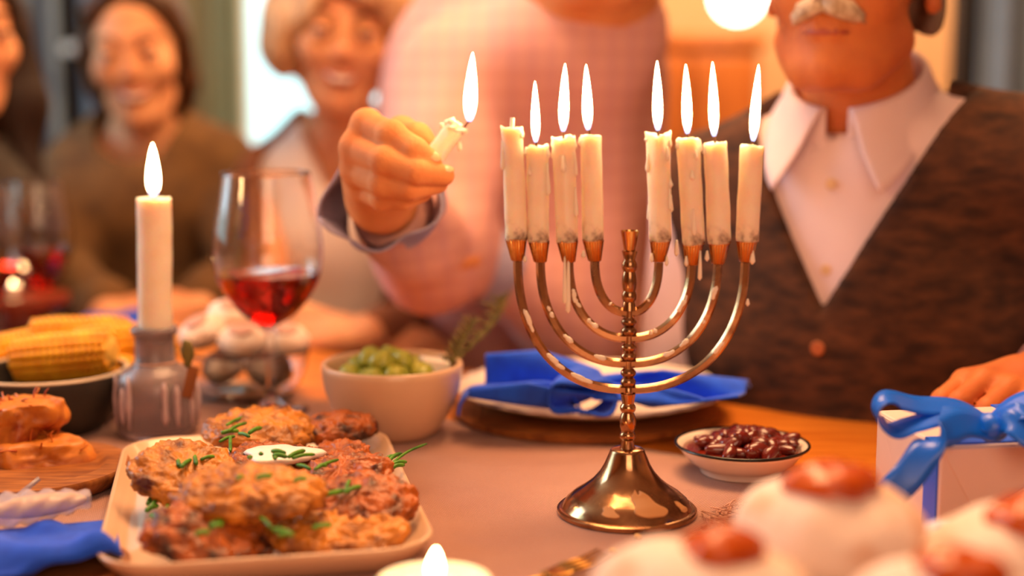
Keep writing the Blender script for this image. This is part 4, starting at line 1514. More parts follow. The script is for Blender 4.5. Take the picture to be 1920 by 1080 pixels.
# folded end flaps of the wrapping, proud of the faces
def tri(pts, n, th=.0008):
    n = V(n) * th
    vs_ = [V(p) for p in pts] + [V(p) + n for p in pts]
    k = len(pts)
    fs = [tuple(range(k))[::-1], tuple(range(k, 2 * k))] + [(i, (i + 1) % k, (i + 1) % k + k, i + k) for i in range(k)]
    return vs_, fs
obj('paper_flap', xf(tri([(.0, 0, gh_ - .002), (.085, 0, gh_ - .002), (.030, 0, .012)], (0, -1, 0)), GM), M_paper, gift, smooth=False)
obj('paper_flap', xf(tri([(.002, -.0009, .002), (.10, -.0009, .002), (.10, -.0009, .045), (.088, -.0009, .050)], (0, -1, 0)), GM), M_paper, gift, smooth=False)
obj('paper_flap', xf(tri([(0, .01, gh_ - .002), (0, LA - .01, gh_ - .002), (0, LA * .6, .02)], (-1, 0, 0)), GM), M_paper, gift, smooth=False)
RWD = .021
kx, ky = .105, .050
obj('ribbon_band', xf(join(box2((-.0012, .004, 0), (0, .004 + RWD, gh_ + .001)), box2((-.0012, .004, gh_), (LB, .004 + RWD, gh_ + .0012))), GM), M_satin, gift, smooth=False)
obj('ribbon_band', xf(join(box2((kx - RWD / 2, -.0012, 0), (kx + RWD / 2, 0, gh_ + .001)), box2((kx - RWD / 2, -.0012, gh_), (kx + RWD / 2, LA, gh_ + .0014))), GM), M_satin, gift, smooth=False)
def gw(u, v, Y):
    return W(u, v, Y)
K = gw(1862, 770, .985)
K.z = TZ + gh_ + .014
dn_ = V((0, -.5, 1))
hz_ = TZ + gh_
def rb(pts, wd__, w_=RWD):
    return ribbon(pts, w_, wd__, .0007, 10)
# left loop
obj('bow_loop', rb([K, gw(1790, 778, .985), gw(1715, 795, .975), gw(1672, 806, .965), gw(1648, 778, .965), gw(1668, 750, .975), gw(1725, 760, .99), gw(1800, 766, .995), K],
   [(0, .9, .4), (0, .9, .35), (.1, .95, .25), (.2, .95, .2), (.25, .95, .2), (.2, .95, .25), (0, .9, .4), (0, .9, .4), (0, .9, .4)]), M_satin, gift)
# right loop
obj('bow_loop', rb([K, gw(1910, 772, .975), gw(1960, 790, .97), gw(1990, 770, .975), gw(1960, 748, .985), gw(1910, 755, .995), K],
   [(0, .93, .3)] * 7), M_satin, gift)
# tails
obj('ribbon_tail', rb([K, gw(1800, 795, .97), gw(1745, 835, .955), gw(1705, 890, .945), gw(1655, 940, .94)], [(0, .7, .7), (.3, .6, .6), (.75, .2, .4), (.9, .1, .3), (.95, .1, .25)], .022), M_satin, gift)
obj('ribbon_tail', rb([K, gw(1890, 790, .97), gw(1925, 815, .96), gw(1975, 850, .955)], [(0, .7, .7), (0, .7, .7), (.3, .5, .7), (.4, .4, .7)], .018), M_satin, gift)
obj('knot', mv(xf(blob((.012, .011, .010), 20, 14, .0015, 90, 4), Matrix.Rotation(.4, 4, 'Y')), K), M_satin, gift)

# ------------------------------------------------------------------ jam doughnuts in front
DS = V((.20, .70, TZ))
ds = thing('cake_stand', DS, 'low white cake plate under the jam doughnuts at the bottom right', 'plate')
obj('stand_plate', mv(lathe([(0, .030), (.10, .030), (.135, .034), (.138, .037), (.134, .038), (.10, .034), (0, .034)], 64), DS), M_white_ceramic, ds)
obj('stand_foot', mv(lathe([(0, ZR), (.06, ZR), (.062, .005), (.04, .012), (.035, .031), (0, .031)], 40), DS), M_white_ceramic, ds)
DN = [((1553, 1003), .765, (.052, .047, .034), (1550, 925), 'powdered doughnut with orange jam nearest the bean bowl', 1), ((1318, 1135), .69, (.058, .05, .034), (1350, 1036), 'powdered jam doughnut at the bottom centre beside the cutlery', 2),
      ((1905, 1068), .735, (.050, .045, .034), (1915, 948), 'powdered jam doughnut in front of the gift box at the right edge', 3), ((1780, 1180), .645, (.052, .046, .034), (1795, 1072), 'jam doughnut cut off at the bottom right edge', 4)]
for (cp, Y, r, jp, lab, sd) in DN:
    c = W(cp[0], cp[1], Y)
    t = thing('jam_doughnut', c - V((0, 0, r[2])), lab, 'doughnut', 'jam doughnuts on the cake plate')
    g = blob(r, 40, 26, .004, 22, sd)
    g = [V((p.x, p.y, p.z * (1 - .10 * math.exp(-((p.x ** 2 + p.y ** 2) / .02 ** 2)) if p.z > 0 else 1))) for p in g[0]], g[1]
    obj('dough', mv(g, c), M_donut, t)
    j = W(jp[0], jp[1], Y)
    obj('jam', mv(blob((.026 if sd == 1 else .020, .020, .011), 24, 14, .004, 60, sd + 9), V((j.x, c.y - .008, c.z + r[2] * .92))), M_jam, t)
for k, (u, v, lab) in enumerate(((1195, 1006, 'yellow crumb just in front of the menorah foot'), (1150, 1032, 'yellow crumb left of the front doughnut'))):
    tag(obj('crumb', mv(blob((.003, .0025, .0022), 12, 8, .001, 200, k), T(u, v, .003)), M_biscuit), lab, 'crumb')
# patterned paper napkin under the doughnuts
pn = W(1745, 1016, .80)
M_pattern = mat('blue_white_paper', '#2448c8', .8, col2='#d8d4ec', nscale=120, lo=.47, hi=.53)
def pnf(a, b):
    return V((pn.x - .03 + .06 * a, .765 + .075 * b, TZ + .040 + .018 * b + .002 * math.sin(a * 9)))
tag(obj('paper_napkin', sheet(pnf, 12, 10, .0008), M_pattern), 'blue and white patterned paper napkin between doughnuts and gift', 'napkin')

# gilt cutlery lying at the bottom edge
fk0, fk1 = T(1010, 1085, .004), T(1110, 1058, .006)
fk = thing('gilt_fork', fk0, 'gold coloured fork lying by the bottom edge left of the doughnuts', 'fork')
dd = (fk1 - fk0).normalized()
sdv = V((-dd.y, dd.x, 0))
obj('handle', tube([fk0 - dd * .10, fk0 - dd * .04, fk0, fk0 + dd * .008], [.003, .0026, .002, .004], 10), M_steel, fk)
obj('fork_head', sheet(lambda a, b: fk0 + dd * (.005 + .018 * a) + sdv * ((b - .5) * (.010 + .008 * math.sin(a * 1.6))) + V((0, 0, .002 - .004 * a * (1 - a))), 10, 8, .0016), M_steel, fk)
for s in range(4):
    o_ = sdv * ((s - 1.5) * .0052)
    obj('tine', tube([fk0 + dd * .022 + o_ + V((0, 0, .002)), fk0 + dd * .036 + o_ + V((0, 0, .0025)), fk0 + dd * .052 + o_ * .95 + V((0, 0, .006))], [.0015, .0012, .0007], 8), M_steel, fk)
# ------------------------------------------------------------------ people
def headM(c, yaw, pitch=0, roll=0, k=1.0):
    """local x = to the person's right, y = forward, z = up; yaw > 0 turns the face to the viewer's left"""
    m = Matrix.Translation(V(c)) @ Matrix.Rotation(math.pi - R(yaw), 4, 'Z') @ Matrix.Rotation(R(pitch), 4, 'X') @ Matrix.Rotation(R(roll), 4, 'Y')
    return m @ Matrix.Scale(k, 4)

def add_head(S, m, k=1.0, smile=0.0, jowl=0.0, female=0.0):
    P = lambda x, y, z: m @ V((x, y, z))
    rot = m.to_3x3().normalized()
    f = 1 - .14 * female
    S.ell(P(0, -.012, .034), [q * k for q in (.074, .094, .086)], rot, .01)
    S.ell(P(0, .028, -.028), [q * k for q in (.062 * f, .062, .084)], rot, .02)
    S.ell(P(0, .036, -.076), [q * k for q in (.046 * f + jowl * .01, .045, .034)], rot, .02)
    S.ell(P(0, .070, -.099), .019 * k, None, .022)
    for s in (-1, 1):
        S.ell(P(s * .036, .060, -.026 + .004 * smile), (.025 + .003 * smile) * k, None, .02)
        S.ell(P(s * .076, -.010, -.008), [q * k for q in (.008, .019, .031)], rot, .006)
        S.ell(P(s * .078, -.004, -.034), .008 * k, None, .006)
        S.cap(P(s * .052 * f * f, .02, -.07 - jowl * .02), P(s * .03 * f * f, .05, -.098), (.022 - .006 * female) * k, (.02 - .005 * female) * k, .02)
        S.cap(P(s * .010, .088 - .006 * female, .026), P(s * .040, .074 - .004 * female, .024), .009 * k, .008 * k, .012)
    for s in (-1, 1):
        S.ell(P(s * .031, .098, .006), [q * k for q in (.019, .016 - .004 * female, .011)], rot, .012, 'sub')
        S.ell(P(s * .031, .079, .004), .013 * k, None, .004)
    S.cap(P(0, .086, .012), P(0, .103 - .003 * female, -.026), .008 * k, (.012 - .0035 * female) * k, .008)
    for s in (-1, 1):
        S.ell(P(s * (.012 - .002 * female), .094, -.030), (.008 - .002 * female) * k, None, .006)
    w = .021 + .006 * smile
    for dz, r in ((-.054, .006), (-.066, .007)):
        S.chain([P(-w, .074, dz + .006 * smile), P(-.008, .086, dz), P(.008, .086, dz), P(w, .074, dz + .006 * smile)], [r * .6 * k, r * k, r * k, r * .6 * k], .005)

def face_bits(body, m, k, smile, brow=None, lips=True):
    P = lambda x, y, z: m @ V((x, y, z))
    for s in (-1, 1):
        e = obj('eye', mv(blob(.0118 * k, 16, 12), P(s * .031, .083, .004)), M_eye, body)
        obj('iris', mv(blob(.0062 * k, 12, 8), P(s * .031, .0905, .003)), M_iris, e)
        obj('upper_lid', mv(blob((.0132 * k, .0122 * k, .0105 * k), 16, 12), P(s * .031, .0822, .0085)), body.data.materials[0], body)
        obj('lower_lid', mv(blob((.0128 * k, .0116 * k, .008 * k), 16, 12), P(s * .031, .0822, -.0065)), body.data.materials[0], body)
        obj('lash_line', tube([P(s * .018, .089, .003), P(s * .025, .0945, .0055), P(s * .033, .0955, .006), P(s * .044, .089, .003)], [.001 * k, .0016 * k, .0016 * k, .001 * k], 7), M_brow, body)
        obj('eyebrow', tube([P(s * .013, .096, .024), P(s * .026, .094, .031), P(s * .040, .084, .031), P(s * .050, .070, .024)], [.002 * k, .0026 * k, .0022 * k, .0012 * k], 8), brow or M_brow, body)
    if lips:
        w = .022 + .007 * smile
        obj('lips', join(tube([P(-w, .078, -.057 + .008 * smile), P(-.010, .0915, -.056), P(0, .093, -.058), P(.010, .0915, -.056), P(w, .078, -.057 + .008 * smile)], [.0016, .0042, .004, .0042, .0016], 8),
                         tube([P(-w, .078, -.058 + .008 * smile), P(-.010, .090, -.068), P(.010, .090, -.068), P(w, .078, -.058 + .008 * smile)], [.0016, .0052, .0052, .0016], 8)), M_lip, body)
        if smile > .3:
            obj('teeth', tube([P(-w * .75, .083, -.058 + .004 * smile), P(-.008, .0925, -.0625), P(.008, .0925, -.0625), P(w * .75, .083, -.058 + .004 * smile)], [.002, .0045, .0045, .002], 8), M_teeth, body)

def hand(S, wrist, d, up, curl=.5, k=1.0, side=1, spread=.06, kk=.006):
    d = V(d).normalized()
    up = V(up)
    up = (up - d * up.dot(d)).normalized()
    l = d.cross(up) * side
    wrist = V(wrist)
    tips = []
    ln = (.070, .079, .073, .057)
    off = (.030, .010, -.010, -.029)
    fw = (.088, .092, .087, .078)
    for i in range(4):
        kn_ = wrist + d * fw[i] * k + l * off[i] * k + up * (.004 - .004 * abs(i - 1)) * k
        S.cap(wrist + l * off[i] * .55 * k, kn_, .019 * k, .0115 * k, .010)
        a = 0
        p = kn_
        dirn = (d + l * off[i] * spread * 30).normalized()
        for sg, (fr_, bend) in enumerate(((.46, .55), (.30, .85), (.24, .6))):
            a += curl * bend
            q = p + (dirn * math.cos(a) - up * math.sin(a)) * ln[i] * fr_ * k
            S.cap(p, q, (.0098 - .001 * sg) * k, (.0090 - .001 * sg) * k, .0035)
            p = q
        tips.append(p)
    S.ell(wrist + d * .045 * k - up * .006 * k, (.030 * k,) * 3, None, .012)
    t0 = wrist + d * .025 * k + l * .026 * k - up * .006 * k
    t1 = t0 + (d * .55 + l * .75 - up * .25).normalized() * .038 * k
    t2 = t1 + (d * .9 + l * .3 - up * .3 * (1 + curl)).normalized() * .030 * k
    t3 = t2 + (d * .95 - l * .1 - up * .3 * (1 + curl)).normalized() * .024 * k
    S.cap(t0, t1, .016 * k, .0115 * k, .012)
    S.cap(t1, t2, .0115 * k, .0105 * k, .004)
    S.cap(t2, t3, .0105 * k, .008 * k, .004)
    return tips

def bounds(pts, m):
    A = np.array([tuple(p) for p in pts])
    return A.min(0) - m, A.max(0) + m

def trousers(body, hip, facing, m=M_trouser, stand=False):
    f = V(facing).normalized()
    l = V((-f.y, f.x, 0))
    hip = V(hip)
    S = SDF(*bounds([hip + f * .55 + l * .25, hip - f * .2 - l * .25, V((hip.x, hip.y, 0)), hip + V((0, 0, .15))], .06), .014)
    S.ell(hip, (.17, .15, .13), None, .02)
    for s in (-1, 1):
        h = hip + l * s * .09
        if stand:
            kn_ = V((h.x, h.y, .48)) + f * .03
            an = V((h.x, h.y, .09)) - f * .01
        else:
            kn_ = h + f * .42 + V((0, 0, -.0))
            kn_.z = min(h.z, .50)
            an = V((kn_.x, kn_.y, .09)) - f * .03
        S.cap(h, kn_, .085, .062, .03)
        S.cap(kn_, an, .062, .045, .02)
        S.cap(an - V((0, 0, .045)), an + f * .15 - V((0, 0, .05)), .042, .036, .02)
    return obj('trousers', S.geo(), m, body)

def fbm_sdf(S, amp, freq, seed=0):
    """cloth wrinkles: smooth sine noise added to the field"""
    X, Y, Z = np.meshgrid(*S.ax, indexing='ij', sparse=True)
    r_ = np.random.default_rng(seed)
    tot = 0
    for i in range(7):
        k = r_.normal(0, 1, 3)
        k = k / np.linalg.norm(k) * freq * r_.uniform(.6, 1.9)
        tot = tot + np.sin(k[0] * X + k[1] * Y + k[2] * Z + r_.uniform(0, 6.28)) * (freq / np.linalg.norm(k))
    S.D += (amp / 2.5 * tot).astype(np.float32)
    return S

# ---- older man on the right, behind the gift
yaw = 27
hk = .98
mouth = W(1547, 46, 1.31)
hm0 = headM((0, 0, 0), yaw, 4, 0, hk)
hc = mouth - hm0 @ V((0, .090, -.060))
hm = headM(hc, yaw, 4, 0, hk)
ty = R(30)
tf = V((-math.sin(ty), -math.cos(ty), 0))
tl_ = V((math.cos(ty), -math.sin(ty), 0))            # to the viewer's right
trot = Matrix(((tl_.x, tf.x, 0), (tl_.y, tf.y, 0), (0, 0, 1)))
N_ = W(1612, 225, 1.455)
C_ = N_ - tf * .01 + V((0, 0, -.21))
B_ = N_ - tf * .04 + V((0, 0, -.42))
shL = N_ - tl_ * .160 + V((0, 0, -.085)) - tf * .01   # viewer's left
shR = N_ + tl_ * .175 + V((0, 0, -.045)) - tf * .01
hw = W(1950, 712, 1.225)
elR = V((.66, 1.33, TZ + .03))
elL = shL + V((-.03, .03, -.28))
hwL = V((.30, 1.56, .66))
low = V((B_.x, B_.y, .50))
Sb = SDF(*bounds([hm @ V((0, 0, .14)), shL, shR, elR, elL, hw, low, hwL, W(1690, 770, 1.13)], .13), .0048)
add_head(Sb, hm, hk, 0, 0, .35)
Sb.cap(hm @ V((0, -.035, -.07)), N_ + tf * .005, .050, .060, .015)
Sb.ell(C_, (.15, .085, .2), trot, .03)
Sb.cap(C_, low, .11, .12, .03)
Sb.chain([shL, elL, hwL], [.045, .04, .028], .01)
Sb.chain([shR, elR, hw], [.045, .04, .028], .01)
Sh = SDF(*bounds([hw, W(1680, 780, 1.12), W(1800, 690, 1.17)], .05), .0024)
hdir = (W(1770, 735, 1.13) - hw)
hand(Sh, hw + V((.012, 0, 0)), hdir, V((-.15, -.1, 1)), .75, 1.02, 1, .05)
Sh.cap(hw + V((.012, 0, 0)), hw.lerp(elR, .25), .028, .030, .01)
man = tag(obj('person', npjoin(Sb.geo(), Sh.geo()), M_skin_m), 'older man with a grey moustache in tweed waistcoat and pale shirt, hand on the gift', 'person')
face_bits(man, hm, hk, 0, M_moust, lips=False)
P = lambda x, y, z: hm @ V((x, y, z))
ms = []
for s in (-1, 1):
    ms.append(tube([P(0, .096, -.041), P(s * .010, .096, -.044), P(s * .020, .090, -.047), P(s * .029, .080, -.053), P(s * .032, .076, -.057)], [.0075, .0095, .009, .0065, .003], 12))
g = join(*ms)
g = [p + V((noise.noise(p * 260), noise.noise(p * 260 + V((9, 0, 0))), noise.noise(p * 260 + V((0, 9, 0))))) * .0032 for p in g[0]], g[1]
obj('moustache', g, M_moust, man)
obj('lips', tube([P(-.024, .078, -.0665), P(-.010, .090, -.0665), P(.010, .090, -.0665), P(.024, .078, -.0665)], [.0015, .0042, .0042, .0015], 8), M_lip, man)
Hh = SDF(*bounds([hm @ V((0, 0, .03))], .17), .006)
Hh.ell(hm @ V((0, -.022, .046)), [q * hk for q in (.081, .094, .086)], hm.to_3x3().normalized(), .01)
Hh.ell(hm @ V((0, .075, .0)), [q * hk for q in (.078, .09, .07)], hm.to_3x3().normalized(), .015, 'sub')
for s in (-1, 1):
    Hh.cap(hm @ V((s * .074, -.03, .02)), hm @ V((s * .070, -.045, -.05)), .012, .010, .01)
Hh.cap(hm @ V((-.05, -.075, -.03)), hm @ V((.05, -.075, -.03)), .022, .022, .02)
fbm_sdf(Hh, .0025, 120, 3)
obj('hair', Hh.geo(), M_hair_grey, man)

def torso_shirt(S, inf):
    S.ell(C_ + V((0, 0, .01)), (.172 + inf, .108 + inf, .235 + inf), trot, .03)
    S.ell(B_ + tf * .02, (.165 + inf, .128 + inf, .19 + inf), trot, .05)
    S.cap(N_ + V((0, 0, -.035)), shL, .055 + inf, .060 + inf, .05)
    S.cap(N_ + V((0, 0, -.035)), shR, .055 + inf, .060 + inf, .05)
    S.cap(B_, low, .15 + inf, .15 + inf, .05)
Ss = SDF(*bounds([shL, shR, elR, elL, hw, low, N_ + V((0, 0, .06)), hwL], .17), .0065)
torso_shirt(Ss, 0)
Ss.chain([shL, elL, hwL], [.062, .052, .040], .02)
Ss.chain([shR, elR, hw.lerp(elR, .14)], [.062, .054, .040], .02)
fbm_sdf(Ss, .0035, 38, 5)
Ss.cap(N_ + tf * .012 + V((0, 0, -.03)), N_ + tf * .012 + V((0, 0, .25)), .056, .056, .006, 'sub')
Ss.cap(hw + hdir.normalized() * .03, hw + hdir.normalized() * .15, .055, .055, .003, 'sub')
shirt = obj('shirt', Ss.geo(), M_shirt_w, man)
# collar, folded over
Nc = N_ + tf * .012 + V((0, 0, .0))
def collar(a, b):
    ph = R(10 + 340 * a)
    fr_ = math.cos(ph)
    sg = 1 if ph < math.pi else -1
    tipw = max(0, 1 - (min(ph, 2 * math.pi - ph) - R(10)) / R(62))
    zoff = -.030 * fr_ + .006
    if b < .4:
        r_, z = .063 - .001 * b, -.012 + b / .4 * .05
    else:
        t = (b - .4) / .6
        ph += sg * t * R(20) * tipw
        r_ = .0635 + .020 * t + .022 * tipw * t
        z = .040 + .004 * math.sin(math.pi * min(t * 2, 1)) - t * (.034 + .048 * tipw)
    d = tf * math.cos(ph) * 1.02 + tl_ * math.sin(ph) * 1.0
    return Nc + d * r_ + V((0, 0, z + zoff))
obj('collar', sheet(collar, 80, 16, .0018), M_shirt_w, man)
za, zt = W(1525, 585, 1.36).z, N_.z + .0
Sv = SDF(*bounds([shL, shR, low, N_], .2), .0055)
torso_shirt(Sv, .013)
fbm_sdf(Sv, .003, 30, 8)
def vcut(X, Y, Z):
    l = (X - N_.x) * tl_.x + (Y - N_.y) * tl_.y
    f_ = (X - N_.x) * tf.x + (Y - N_.y) * tf.y
    w_ = .098 * np.clip((Z - za) / (zt - za), -1, 2)
    return np.maximum(np.abs(l) - w_, -f_)
Sv.fn(vcut, .002)
Sv.cap(N_ + V((0, 0, -.04)), N_ + V((0, 0, .2)), .085, .085, .004, 'sub')
for sh_, sg in ((shL, -1), (shR, 1)):      # armholes
    Sv.ell(sh_ + tl_ * sg * .065 + V((0, 0, -.06)), (.055, .12, .15), trot, .006, 'sub')
vest = obj('waistcoat', Sv.geo(), M_tweed, man)
def front_pt(l, z, r_=.0):
    # point on the belly front along the body's middle line
    f_ = .0
    best = None
    for s in range(60):
        q = N_ + tf * (.28 - s * .005) + tl_ * l
        q.z = z
        ix = [int(round((q[i] - Sv.lo[i]) / Sv.cell)) for i in range(3)]
        if all(0 <= ix[i] < Sv.n[i] for i in range(3)) and Sv.D[ix[0], ix[1], ix[2]] < 0:
            return q
    return q
btn = lathe([(0, -.002), (.0055, -.002), (.006, 0), (.0052, .0016), (.003, .0008), (0, .0008)], 20)
def put_btn(p, m, par, k=1.0):
    mm = Matrix.Translation(p) @ tf.to_track_quat('Z', 'Y').to_matrix().to_4x4() @ Matrix.Scale(k, 4)
    obj('button', xf(btn, mm), m, par)
put_btn(front_pt(0, za - .035) + tf * .003, M_vbutton, vest, 1.2)
put_btn(front_pt(0, za - .13) + tf * .003, M_vbutton, vest, 1.2)
def shirt_pt(l, z):
    for s in range(80):
        q = N_ + tf * (.25 - s * .004) + tl_ * l
        q.z = z
        ix = [int(round((q[i] - Ss.lo[i]) / Ss.cell)) for i in range(3)]
        if all(0 <= ix[i] < Ss.n[i] for i in range(3)) and Ss.D[ix[0], ix[1], ix[2]] < 0:
            return q
    return q
for v in (348, 510):
    put_btn(shirt_pt(.0, W(1560, v, 1.36).z) + tf * .004, M_button, shirt, .95)
pk = [] and [shirt_pt(.008, W(1560, v, 1.36).z) + tf * .0035 for v in range(310, 570, 20)]
# folded cuff
cq = hw.lerp(elR, .10)
obj('cuff', tube([cq + hdir.normalized() * .004, cq - hdir.normalized() * .01, cq - hdir.normalized() * .05], [.043, .045, .045], 28, False), M_shirt_w, shirt)
trousers(man, low, E2)

# ---- man in the pink shirt who lights the candles
pN = W(1090, 10, 1.72)
pyaw = R(15)
pf = V((-math.sin(pyaw), -math.cos(pyaw), 0))
pl_ = V((math.cos(pyaw), -math.sin(pyaw), 0))
prot = Matrix(((pl_.x, pf.x, 0), (pl_.y, pf.y, 0), (0, 0, 1)))
pC = W(985, 265, 1.86)
pB = W(985, 560, 1.93)
pP = V((pB.x, pB.y + .03, .74))
sR = W(858, 165, 1.74)            # viewer's left
sL = W(1108, 150, 1.78)
eR = W(806, 470, 1.60)
wR = W(716, 372, 1.285)
eL = W(1085, 600, 1.72)
wL = W(868, 470, 1.63)
# candle in the hand
HY = 1.20
cb, ct = W(800, 312, HY), W(857, 235, HY)
# finger joints (pixel, depth)
def hp(zx, zy, Y):
    return W(560 + zx / 2.7, 80 + zy / 2.7, Y)
fing = [
 ([hp(345, 418, 1.225), hp(470, 470, 1.195), hp(590, 545, 1.180), hp(668, 597, 1.180)], [.0125, .0118, .0108, .0088]),
 ([hp(290, 535, 1.222), hp(440, 600, 1.185), hp(600, 655, 1.172), hp(735, 672, 1.180)], [.0128, .0120, .0110, .0088]),
 ([hp(295, 648, 1.225), hp(430, 712, 1.190), hp(570, 735, 1.180), hp(705, 712, 1.188)], [.0122, .0114, .0104, .0085]),
 ([hp(335, 748, 1.235), hp(430, 790, 1.205), hp(540, 790, 1.195), hp(630, 762, 1.200)], [.0108, .0100, .0092, .0075]),
]
th_ = [hp(470, 560, 1.27), hp(520, 455, 1.250), hp(600, 480, 1.226), hp(668, 535, 1.218)]
S1 = SDF(*bounds([p for c, _ in fing for p in c] + th_ + [wR, wR.lerp(eR, .25)], .035), .0019)
for pts, rad in fing:
    S1.cap(wR + (pts[0] - wR) * .15, pts[0], .022, rad[0] * 1.06, .012)
    S1.ell(pts[0], rad[0] * 1.08, None, .006)
    for i in range(3):
        S1.cap(pts[i], pts[i + 1], rad[i], rad[i + 1], .0028)
    S1.ell(pts[1], rad[1] * 1.07, None, .004)
S1.cap(wR, hp(400, 600, 1.265), .026, .030, .015)
S1.cap(wR, hp(420, 700, 1.262), .026, .026, .015)
S1.chain(th_, [.018, .0135, .0118, .009], .006)
S1.cap(wR, wR.lerp(eR, .3), .027, .030, .01)
S2 = SDF(*bounds([W(1150, -230, 1.70), sR, sL, eR, wR.lerp(eR, .5), eL, wL, pP, W(835, 420, 1.58)], .14), .0065)
phm = headM(W(1150, -165, 1.68), 25, 8, 0, 1.0)
add_head(S2, phm, 1, .5)
S2.cap(phm @ V((0, -.01, -.06)), pN, .055, .062, .03)
S2.ell(pC, (.15, .09, .22), prot, .03)
S2.cap(pC, pP, .12, .13, .03)
S2.cap(pN, pC, .09, .12, .03)
S2.chain([sR, eR, wR.lerp(eR, .2)], [.045, .04, .03], .01)
S2.chain([sL, eL, wL], [.045, .04, .028], .01)
hand(S2, wL, W(815, 415, 1.58) - wL, V((-.3, -.6, .6)), .5, .95, -1)
pm = tag(obj('person', npjoin(S2.geo(), S1.geo()), M_skin_h), 'man in a pink plaid shirt, head out of view, holding a lit candle', 'person')
face_bits(pm, phm, 1, .5)
for i, (pts, rad) in enumerate(fing[:3]):
    t, b = pts[3], pts[2]
    d = (t - b).normalized()
    n = (V((-.1, -.55, .75)) - d * V((-.1, -.55, .75)).dot(d)).normalized()
    mm = Matrix.Translation(t + n * rad[3] * .8 + d * .001) @ Matrix(((d.x, n.cross(d).x, n.x, 0), (d.y, n.cross(d).y, n.y, 0), (d.z, n.cross(d).z, n.z, 0), (0, 0, 0, 1)))
    obj('fingernail', xf(blob((.0062, .0052, .0019), 14, 8), mm), M_nail, pm)
Hh = SDF(*bounds([phm @ V((0, 0, .03))], .17), .008)
Hh.ell(phm @ V((0, -.02, .048)), (.083, .098, .088), phm.to_3x3().normalized(), .01)
Hh.ell(phm @ V((0, .08, -.01)), (.078, .085, .075), phm.to_3x3().normalized(), .015, 'sub')
obj('hair', Hh.geo(), M_hair_brown, pm)
S3 = SDF(*bounds([sR, sL, eR, wR.lerp(eR, .1), eL, wL, pP, pN], .2), .0065)
S3.ell(pC, (.19, .125, .27), prot, .03)
S3.cap(pC + V((0, 0, -.05)), pP, .155, .16, .05)
S3.cap(pN + V((0, 0, -.02)), pC + V((0, 0, .05)), .085, .15, .06)
S3.cap(pN + V((0, 0, -.05)), sR, .075, .078, .06)
S3.cap(pN + V((0, 0, -.05)), sL, .07, .068, .06)
wc = wR.lerp(eR, .10)
S3.chain([sR, eR, wc], [.078, .062, .042], .03)
S3.chain([sL, eL, wL.lerp(eL, .12)], [.070, .060, .040], .03)
fbm_sdf(S3, .007, 30, 11)
S3.cap(pN, pN + (phm @ V((0, 0, -.06)) - pN) * 1.2, .066, .066, .004, 'sub')
pd = (wR - eR).normalized()
S3.half(wc, pd, .003)
ps = obj('shirt', S3.geo(), M_pinkshirt, pm)
def cuff(a, b):
    ax_ = pd
    u_ = ax_.cross(V((0, 0, 1))).normalized()
    v_ = ax_.cross(u_)
    an = 2 * math.pi * a + .3
    c_ = wc + ax_ * (.034 - .062 * b)
    r_ = .041 + .006 * math.sin(an * 2 + 1) + .004 * math.sin(an * 5 + b * 4) + .008 * (1 - b)
    return c_ + (u_ * math.cos(an) + v_ * math.sin(an)) * r_
obj('cuff', sheet(cuff, 48, 12, .002), M_grey_cuff, ps)
cwd = (wL - eL).normalized()
obj('cuff', tube([wL.lerp(eL, .04), wL.lerp(eL, .1), wL.lerp(eL, .3)], [.042, .045, .046], 28, False), M_grey_cuff, ps)
trousers(pm, pP, E2, stand=True)
# the candle he holds
cax = (ct - cb).normalized()
hcn = thing('hand_held_candle', cb, 'short lit white candle held tilted in the man\'s hand', 'candle')
cr_ = 18 / PM(HY, .3)
obj('wax_body', candle_geo(cb, ct, cr_, 40, 12, 28, 1.5), M_wax, hcn)
obj('rim_wax', join(*[mv(blob((rng.uniform(.002, .0036), rng.uniform(.002, .003), rng.uniform(.0016, .003)), 10, 8), ct + (cax.cross(V((0, 1, 0))).normalized() * math.cos(a) + V((0, 1, 0)) * math.sin(a)) * cr_ * .95 + cax * rng.uniform(-.004, .0015)) for a in [i * .62 for i in range(10)]]), M_wax_drip, hcn)
obj('wax_drip', drip(hp(725, 405, HY - .004), (-.1, 0, -1), .003, .002, .002), M_wax_drip, hcn)
obj('wax_drip', drip(hp(782, 378, HY - .002), (0, 0, -1), .004, .0016, .0024), M_wax_drip, hcn)
obj('wax_drip', drip(hp(815, 500, HY - .004), (0, 0, -1), .006, .002, .0022), M_wax_drip, hcn)
obj('wick', tube([hp(838, 430, HY), hp(852, 408, HY), hp(868, 396, HY)], .0009, 6), M_wick, hcn)
obj('flame', flame_geo(hp(864, 402, HY), hp(881, 48, HY), 12.3 / PM(HY, .3)), M_flame, hcn)

